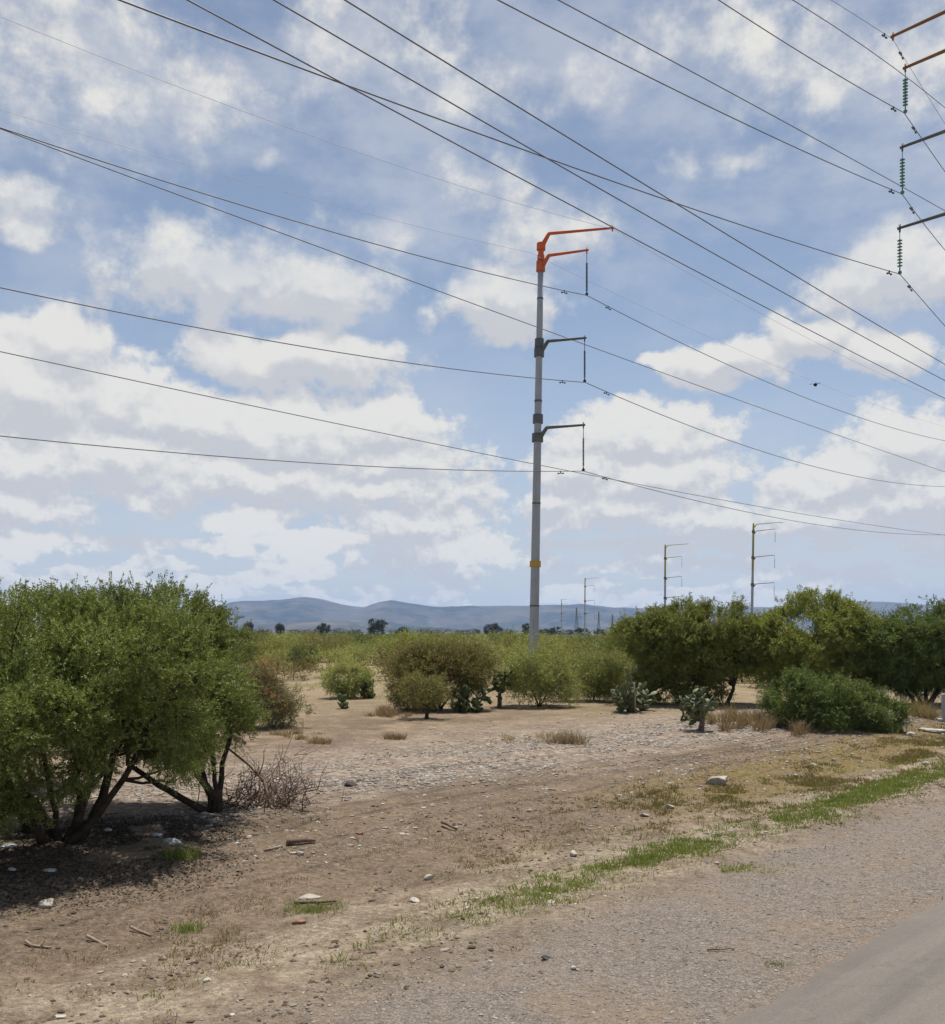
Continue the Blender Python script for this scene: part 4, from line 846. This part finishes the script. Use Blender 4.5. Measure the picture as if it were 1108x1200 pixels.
pole('power_pole', 'tall grey steel power pole with orange painted top, nearest in the field', base, top, .255, .135,
     [(zp(287), T['a1'], (.40, .42), 0, ORANGE, None),
      (zp(312), T['a2'], (.40, .40), T['a2'].z - W_ATT['a2'].z - .12, ORANGE, RUBBER),
      (zp(412), T['a3'], (.44, .40), T['a3'].z - W_ATT['a3'].z - .12, STEEL_D, RUBBER),
      (zp(513), T['a4'], (.44, .42), T['a4'].z - W_ATT['a4'].z - .12, STEEL_D, RUBBER)],
     [(zp(289), .34, .085, ORANGE), (zp(302), .26, .04, ORANGE), (zp(312), .5, .085, ORANGE), (zp(402), .42, .07, STEEL_D), (zp(413), .44, .09, STEEL_D), (zp(491), .44, .075, STEEL_D), (zp(513), .42, .10, STEEL_D), (zp(661), .30, .06, YELLOW), (zp(470), .1, .02, STEEL_D), (zp(590), .08, .014, STEEL_D), (zp(710), .08, .014, STEEL_D), (zp(350), .08, .014, STEEL_D)],
     (zp(318), ORANGE))
# second line, close by on the right: its pole stands just outside the picture
QX, QY = 18.55, 32.45
B = {}
for k, px, y0, y1, a in (('b1', 1047, 42, 47, 3.92), ('b2', 1061.5, 79, 131, 3.6), ('b3', 1058, 172, 226, 3.57), ('b4', 1055, 267, 320, 3.66)):
    d = QY + a / SQ; s = (px - CX) / F; d = (QX + QY) / (1 + s)
    B[k] = (at(px, y0, d), at(px, y1, d), d)
pole('power_pole', 'steel power pole whose arms with green disc insulators enter at the top right edge', (QX, QY, gz(QX, QY) - .3), (QX, QY, 27.2), .30, .15,
     [(B['b1'][0].z - .45, B['b1'][0], (.36, .55), 0, ORANGE_F, None),
      (B['b2'][0].z - .45, B['b2'][0], (.38, .5), B['b2'][0].z - B['b2'][1].z - .12, ORANGE_F, GLASSG),
      (B['b3'][0].z - .45, B['b3'][0], (.42, .5), B['b3'][0].z - B['b3'][1].z - .12, STEEL_D, GLASSG),
      (B['b4'][0].z - .45, B['b4'][0], (.42, .5), B['b4'][0].z - B['b4'][1].z - .12, STEEL_D, GLASSG)],
     [(B[k][0].z - .45, .4, .08, ORANGE_F if k in ('b1', 'b2') else STEEL_D) for k in B], (B['b2'][0].z - .9, ORANGE_F), insul='disc')
def far_pole(label, px0, px1, ytop, yb_arm, d):
    x0 = (px0 - CX) / F * d; x1 = (px1 - CX) / F * d; zt = EYE + (HY - ytop) * d / F; H = zt
    arms = []
    for i, f in enumerate(yb_arm):
        zr = H * f; arms.append((zr - .4, (x0 + (x1 - x0) * f + (3.2 if i else 4.6), d - 2.2, zr + .25), (.4, .5), 2.1 if i else 0, YELLOWG if i < 2 else STEEL_D, RUBBER))
    pole('power_pole', label, (x0, d, -.3), (x1, d, zt), .29, .17, arms, [(H * f, .5, .1, STEEL_D) for f in yb_arm[1:]], (H * .62, YELLOWG), group='power poles far off on the plain', detail=False, step=False)
far_pole('tallest far power pole, with a yellowish top, above the densest mesquite', 881, 883.5, 613, (.985, .93, .72, .50), 169)
far_pole('second tallest far power pole, rising above the curved-trunk mesquite', 779.5, 780, 638, (.985, .86, .66, .46), 208)
far_pole('thin far power pole seen against the hills right of the tall orange-topped pole', 685.5, 686, 677, (.98, .86, .62, .42), 335)
far_pole('smallest and farthest power pole, left of the thin one against the hills', 658, 658.4, 702, (.98, .86, .62, .42), 550)

def lattice(label, px, ytop, d):
    h = EYE + (HY - ytop) * d / F; x = (px - CX) / F * d; root = thing('lattice_tower', label, 'pylon', (x, d, 0), R(20)); b = MB(); w = h * .085
    def cor(z): f = w * (1 - .8 * min(1, z / (h * .7))); return [(sx * f, sy * f, z) for sx, sy in ((-1, -1), (1, -1), (1, 1), (-1, 1))]
    zs = [h * q for q in (0, .16, .3, .43, .55, .66, .76, .86, 1)]
    for i in range(len(zs) - 1):
        A, C_ = cor(zs[i]), cor(zs[i + 1])
        for j in range(4): b.tube([A[j], C_[j]], .085, 4); b.tube([A[j], C_[(j + 1) % 4]], .045, 4); b.tube([A[(j + 1) % 4], C_[j]], .045, 4); b.tube([C_[j], C_[(j + 1) % 4]], .045, 4)
    b.build('frame', STEEL_D, root); c = MB()
    for z, L in ((.66, .20), (.76, .17), (.86, .14)):
        c.tube([(-L * h, 0, h * z), (0, 0, h * (z + .035)), (L * h, 0, h * z)], .07, 4); c.tube([(-L * h, 0, h * z), (0, 0, h * z), (L * h, 0, h * z)], .06, 4)
    c.build('crossarms', STEEL_D, root)
lattice('faint lattice tower on the horizon between the two thinnest far poles', 676, 712, 620)
lattice('faint lattice tower on the horizon just right of the thin far pole', 702, 717, 640)
lattice('faintest lattice tower on the horizon, just left of the right tree row', 718, 720, 700)
# ------------------------------------------------------------------ wires: every one hangs in an upright plane along the road's direction
def tk(px, py, pd):                                   # -> (t along the line, height above the eye)
    s = (px - CX) / F; tp = 2 * pd / (1 - s); return tp - pd, (HY - py) * tp / SQ / F
def fit(pts, pin=None, deg=2):
    pts = np.array(pts); t, h = pts[:, 0], pts[:, 1]
    if pin is None: return np.poly1d(np.polyfit(t, h, min(deg, len(t) - 1)))
    dt = t - pin[0]; A = np.stack([dt, dt ** 2], -1) if len(t) > 1 else dt[:, None]
    c = np.linalg.lstsq(A, h - pin[1], rcond=None)[0]
    a1 = c[0]; a2 = c[1] if len(c) > 1 else 0
    return np.poly1d([a2, a1 - 2 * a2 * pin[0], pin[1] - a1 * pin[0] + a2 * pin[0] ** 2])
def wire(label, pd, pts, r, mat=WIRE, pin=None, right=None, t0=-20, t1=140, dampers=False, name='power_line_wire'):
    L = [tk(px, py, pd) for px, py in pts]
    if pin is None:
        f = fit(L); ts = np.concatenate([np.arange(t0, 30, .8), np.arange(30, t1, 3.)]); hs = f(ts); hs = np.where(ts > L[-1][0], f(L[-1][0]) + (ts - L[-1][0]) * f.deriv()(L[-1][0]), hs)
        hs = np.where(ts < L[0][0], f(L[0][0]) + (ts - L[0][0]) * f.deriv()(L[0][0]), hs)
    else:
        pn = tk(pin[0], pin[1], pd); fl = fit([q for q in L], pn); fr = fit([tk(px, py, pd) for px, py in right], pn)
        tl = np.arange(pn[0], t0, -.8)[::-1]; tr = np.arange(pn[0], t1, 1.2)[1:]; ts = np.concatenate([tl, tr]); hs = np.concatenate([fl(tl), fr(tr)])
    P = np.stack([(ts - pd) / SQ, (ts + pd) / SQ, EYE + hs], -1); o = P[len(P) // 2].copy()
    if pin is None: b = MB(); b.tube(P - o, r * .86, 6); ob = b.build(name, mat, None, True); ob.location = o; return tag(ob, label, 'power line')
    o = np.array([(pn[0] - pd) / SQ, (pn[0] + pd) / SQ, EYE + pn[1]]); b = MB(); b.tube(P - o, r * .86, 6); ob = b.build(name, mat, None, True); ob.location = o; tag(ob, label, 'power line')
    if dampers:
        for f, s in ((fl, -1), (fr, 1)):
            for dd in dampers:
                b = MB(); q = []
                for e in (-.22, 0, .22):
                    tt = pn[0] + s * (dd + e * .8); q.append(np.array([(tt - pd) / SQ, (tt + pd) / SQ, EYE + float(f(tt)) - .10]) - o)
                b.tube(q, .012, 5); b.tube([q[0] - (q[1] - q[0]) * .15, q[0] + (q[1] - q[0]) * .35], .035, 6); b.tube([q[2] + (q[2] - q[1]) * .15, q[2] - (q[2] - q[1]) * .35], .035, 6)
                b.tube([q[1], q[1] + np.array([0, 0, .12])], .03, 5); b.build('damper', STEEL_D, ob)
    return ob
wire('wire hanging from the lower orange arm of the orange-topped pole', 28, [(0, 149), (110, 186), (370, 266), (560, 317)], .021, pin=(688, 346), right=[(738, 373), (871, 437), (1015, 490), (1108, 517)], dampers=(1.7,))
wire('wire hanging from the upper grey arm of the orange-topped pole', 28.05, [(0, 337), (370, 408), (620, 443)], .021, pin=(686, 448), right=[(738, 470), (921, 537), (1022, 562), (1108, 570)], dampers=(1.7,))
wire('wire hanging from the lowest grey arm of the orange-topped pole', 28.1, [(0, 510), (200, 531), (370, 543), (618, 551)], .019, pin=(684, 552), right=[(738, 568), (821, 587), (905, 607), (1022, 622), (1108, 627)], dampers=(1.7,))
wire('faint thin wire reaching the tip of the top orange arm', 26.5, [(0, 20), (123, 68), (370, 158), (520, 214)], .009, WIRE_F, pin=(718, 268), right=[(805, 318), (878, 360), (1108, 470)])
wire('faint thin wire clamped to the orange top of the pole itself', 30.6, [(0, 128), (370, 235), (600, 289)], .008, WIRE_F, pin=(622, 296), right=[(740, 352), (900, 425), (1108, 500)])
wire('straight cable passing behind the upper grey arm of the orange-topped pole', 34, [(0, 150), (370, 288), (627, 382), (738, 423), (955, 500), (1108, 553)], .024)
wire('straight cable passing behind the pole between its two grey arms and the lowest insulator', 34, [(0, 413), (370, 490), (738, 565), (905, 597), (1108, 627)], .021)
pb = lambda k: (B[k][2] * (1 - (B[k][0].x / B[k][2]))) / SQ
wire('thick dark wire curving from the top left to the lowest insulator of the right pole', pb('b4'), [(140, 0), (410, 101), (660, 190), (810, 245)], .0165, pin=(1055, 321), right=[(1080, 350), (1108, 382)], dampers=(1.0,), t1=100)
wire('wire to the middle insulator of the pole at the right edge', pb('b3'), [(584, 0), (738, 78), (905, 160)], .017, pin=(1057.5, 227), right=[(1080, 258), (1108, 293)], dampers=(1.0,), t1=100)
wire('wire to the topmost green insulator of the pole at the right edge', pb('b2'), [(843, 0), (978, 85)], .017, pin=(1060, 132), right=[(1080, 161), (1108, 201)], dampers=(1.0,), t1=100)
wire('thin wire clipped to the top orange arm of the pole at the right edge', pb('b1'), [(975, 0), (1010, 22)], .009, WIRE, pin=(1047, 46), right=[(1075, 92), (1108, 145)], dampers=(.8,), t1=100)
wire('lowest of the three parallel cables crossing the picture from the top left', 12.2, [(220, 0), (370, 80), (718, 266), (1108, 467)], .0135)
wire('middle of the three parallel cables crossing the picture from the top left', 11.4, [(322, 0), (370, 28), (660, 197), (738, 240), (1108, 446)], .0135)
wire('highest of the three parallel cables crossing the picture from the top left', 10.6, [(405, 0), (738, 205), (1108, 427)], .0135)
wire('cable crossing just above the middle insulator of the pole at the right edge', 16, [(655, 0), (738, 45), (905, 133), (1057, 220), (1108, 246)], .0185)
wire('cable crossing behind the topmost green insulator in the upper right corner', 16, [(930, 0), (1060, 88), (1108, 126)], .0185)

def bird():
    c = at(956, 451, 60); root = thing('bird', 'small dark bird flying in the open sky right of the tall pole', 'bird', c, R(62))
    b = MB(); b.tube([(-.2, 0, 0), (-.12, 0, .01), (0, 0, .015), (.1, 0, .02), (.16, 0, .03), (.22, 0, .02), (.26, 0, .01)], [.03, .08, .12, .10, .07, .05, .008], 8)
    for s in (-1, 1):
        b.add([(.08, s * .05, .02), (-.08, s * .05, .02), (-.1, s * .2, .08), (.06, s * .2, .09), (-.14, s * .36, .05), (-.02, s * .36, .06), (.06, s * .2, .075), (.08, s * .05, .0)], [(0, 1, 2, 3), (3, 2, 4, 5)] if s > 0 else [(3, 2, 1, 0), (5, 4, 2, 3)])
    b.add([(-.18, -.03, 0), (-.34, -.07, 0), (-.34, .07, .0), (-.18, .03, 0)], [(0, 1, 2, 3)])
    b.build('body', BIRDM, root, True)
bird()

# ------------------------------------------------------------------ the scrub plain
def proto(name, label, seed, leafmat, tall, wide, n=70, per=8, ll=.15):
    rng = np.random.default_rng(seed)
    lobes = [(0, 0, tall * .6, wide * .55, wide * .5, tall * .4)] + [(rng.normal() * wide * .3, rng.normal() * wide * .3, tall * (.35 + .3 * rng.random()), wide * .4, wide * .4, tall * .3) for _ in range(4)]
    return woody(name, label, 'shrub', (0, 0, 0), seed, lobes, [((0, 0, 0), (.05, 0, tall * .4), (.1, 0, tall * .8))], leafmat, n, per, wide * .22, .3, 3, ll, ll * .34, twigs=6, shoots=12, stem_r=.05, up=.5)
KIN = [('scrub_bush', 'olive bush among the many scattered over the plain below the hills', LEAF_O), ('scrub_bush', 'mid green bush among the many scattered over the plain below the hills', LEAF_M),
       ('scrub_bush', 'pale yellow-green bush among the many scattered over the plain below the hills', LEAF_P), ('scrub_bush', 'dark green bush among the many scattered over the plain below the hills', LEAF_D),
       ('scrub_bush', 'brownish bush among the many scattered over the plain below the hills', LEAF_B)]
GRP = 'bushes scattered over the plain'
rng = np.random.default_rng(200)
protos = [[proto(nm, lb, 210 + 10 * i + j, lm, (1.5, 1.9)[j], (1.7, 2.3)[j]) for j in range(2)] for i, (nm, lb, lm) in enumerate(KIN)]
used = set(); spots = []
# hand placed ones first, from the picture; then the rest of the plain
for (px, py, kd, sc) in ((330, 774, 0, 1.0), (310, 770, 1, 1.1), (300, 782, 1, 1.2), (285, 776, 0, 1.2), (395, 766, 0, 1.), (430, 770, 1, .8), (445, 764, 2, 1.), (345, 764, 2, 1.2), (380, 762, 1, 1.1), (600, 776, 3, 1.0), (575, 775, 1, 1.1),
                         (560, 782, 0, 1.2), (655, 776, 2, 1.0), (680, 774, 1, 1.0), (705, 772, 0, 1.1), (715, 782, 0, .8), (660, 784, 2, .9), (608, 788, 1, .8), (540, 770, 0, 1.2), (470, 772, 4, 1.), (700, 764, 3, .8), (690, 790, 1, .9), (725, 795, 1, .9), (760, 790, 0, 1.), (590, 764, 0, 1.2), (462, 792, 0, .9), (480, 784, 1, 1.0), (560, 795, 1, .9), (575, 790, 0, 1.0), (600, 800, 2, .9), (670, 800, 0, .9), (715, 806, 1, .8), (730, 812, 0, .8), (655, 797, 1, .9), (640, 782, 0, 1.1), (690, 782, 2, 1.1), (735, 785, 3, 1.0), (770, 805, 0, 1.), (450, 780, 2, 1.), (870, 800, 1, .9), (905, 805, 0, 1.0), (885, 790, 0, 1.1), (1010, 800, 1, 1.1), (1035, 806, 0, 1.), (365, 775, 0, .9), (325, 790, 2, .9), (345, 797, 4, .6), (415, 780, 2, .8)):
    x, y = spot(px, py); spots.append((x, y, kd, sc))
tries = 0
while len(spots) < 296 and tries < 20000:
    tries += 1; d = 50 + 105 * rng.random() ** .85; px = rng.uniform(-30, 1140); x = (px - CX) / F * d
    gap = 2.2 if d > 70 else 3.2
    if d < 75 and 330 < px < 470 and rng.random() < .8: continue
    if px < 250 and rng.random() < .6: continue
    if px > 740 and d < 90 and rng.random() < .75: continue
    if abs(x - 3.1) < 2.2 and abs(d - PY) < 3.5: continue
    if any((x - s[0]) ** 2 + (d - s[1]) ** 2 < gap ** 2 for s in spots): continue
    spots.append((x, d, int(rng.choice(5, p=[.30, .26, .18, .18, .08])), (.75 + .7 * rng.random()) * (.9 if d > 80 else .95)))
for (x, y, kd, sc) in spots:
    j = int(rng.integers(2)); pr = protos[kd][j]; key = (kd, j); loc = (x, y, gz(x, y) - .05); rz = rng.random() * 6.28
    if key not in used:
        used.add(key); pr.location = loc; pr.rotation_euler = (0, 0, rz); pr.scale = (sc,) * 3; pr['group'] = GRP
    else: dup(pr, loc, rz, (sc, sc, sc * (.85 + .3 * rng.random())), KIN[kd][1], GRP)
for i in range(5):
    for j in range(2):
        if (i, j) not in used:
            for c in list(protos[i][j].children): bpy.data.objects.remove(c)
            bpy.data.objects.remove(protos[i][j])

def far_scrub():
    rng = np.random.default_rng(300); n = 6500
    d = 150 * (1500 / 150) ** (rng.random(n) ** 1.0); x = d * rng.uniform(-.62, .62, n)
    k = fbm(x * .02, d * .012, 301, 3) > .32; d = d[k]; x = x[k]; n = len(d); per = 46
    sc = .55 + .8 * rng.random(n) ** 2 + (d > 500) * .12
    dirv = unit(rng.normal(size=(n, per, 3))); dirv[..., 2] = abs(dirv[..., 2])
    o = np.stack([x, d, np.zeros(n)], -1)[:, None] + dirv * np.array([1.5, 1.5, 1.5]) * sc[:, None, None] * (.55 + .5 * rng.random((n, per, 1))) + np.array([0, 0, .15])
    s = (.26 * sc)[:, None, None] * (.6 + .8 * rng.random((n, per, 1)))
    a = unit(rng.normal(size=(n, per, 3))); b = unit(np.cross(a, dirv + .001)); 
    v = np.stack([o - a * s, o + b * s * .7, o + a * s, o - b * s * .7], 2).reshape(-1, 3)
    tag(mesh_obj('distant_scrub', v.tolist(), np.arange(len(v)).reshape(-1, 4).tolist(), LEAF_FAR), kind='stuff')
far_scrub()

# --- trees one can tell apart along the horizon
def horizon_tree(label, px, ytop, wpx, d, seed, lobes=None):
    h = EYE + (HY - ytop) * d / F; w = wpx * d / F * .5; rng = np.random.default_rng(seed); x = (px - CX) / F * d
    if lobes is None: lobes = [(0, 0, h * .62, w * .8, w * .7, h * .36)] + [(rng.normal() * w * .45, 0, h * (.4 + .25 * rng.random()), w * .5, w * .5, h * .28) for _ in range(4)]
    else: lobes = [(a * w, 0, b * h, c * w, c * w, e * h) for a, b, c, e in lobes]
    woody('horizon_tree', label, 'tree', (x, d, 0), seed, lobes, [((0, 0, 0), (.1, 0, h * .4), (.1, 0, h * .7))], LEAF_TL, 90, 9, w * .16, h * .1, 3, h * .075, h * .03, twigs=10, stem_r=h * .035, group='dark trees on the horizon')
horizon_tree('forked dark tree with two round heads on the horizon left of the tall pole', 442, 726.5, 22, 430, 401, [(-.45, .72, .42, .27), (.5, .74, .4, .2), (0, .35, .75, .3), (.0, .55, .3, .2)])
horizon_tree('dark conical tree on the horizon above the dark shrub in the clearing', 381, 731, 15, 480, 402)
horizon_tree('upright dark tree on the horizon nearest the big left mesquite', 328, 731, 9, 480, 403)
horizon_tree('low dark tree on the horizon just right of the big left mesquite', 291, 730, 12, 500, 404)
horizon_tree('round olive tree on the horizon right of the forked tree', 473, 735, 13, 420, 405)
horizon_tree('wide dark tree on the horizon left of the tall pole', 577, 731, 18, 450, 406)
horizon_tree('small dark tree touching the left side of the tall pole', 617, 731, 8, 450, 407)
horizon_tree('dark low tree on the horizon at the foot of the smallest far pole', 652, 735, 14, 430, 408)
horizon_tree('dark low tree on the horizon at the foot of the thin far pole', 684, 736, 18, 430, 409)
horizon_tree('dark low tree on the horizon right of the thin far pole', 703, 737, 16, 430, 410)
horizon_tree('dark low tree on the horizon touching the right tree row', 722, 735, 16, 430, 411)
for i, px in enumerate((305, 345, 362, 400, 418, 462, 500, 520, 540, 556, 595, 632, 640, 668, 730, 745)):
    horizon_tree('low dark tree in the hazy line along the horizon', px, 737.5 + (i % 3) * .7, 14 + (i % 4) * 4, 600 + 20 * (i % 5), 430 + i)

# ------------------------------------------------------------------ camera and output
cd = bpy.data.cameras.new('camera'); co = bpy.data.objects.new('camera', cd); COL.objects.link(co)
cd.sensor_fit = 'HORIZONTAL'; cd.sensor_width = 36; cd.lens = 36 * F / 1108; cd.shift_y = (HY - 600) / 1108; cd.clip_start = .1; cd.clip_end = 30000
co.location = (0, 0, EYE); co.rotation_euler = (R(90), 0, 0); scene.camera = co
scene.view_settings.view_transform = 'Standard'; scene.view_settings.look = 'None'; scene.view_settings.exposure = .35; scene.view_settings.gamma = 1
scene.cycles.max_bounces = 6; scene.cycles.diffuse_bounces = 3; scene.cycles.transparent_max_bounces = 8; scene.cycles.volume_bounces = 1
scene.cycles.use_denoising = True
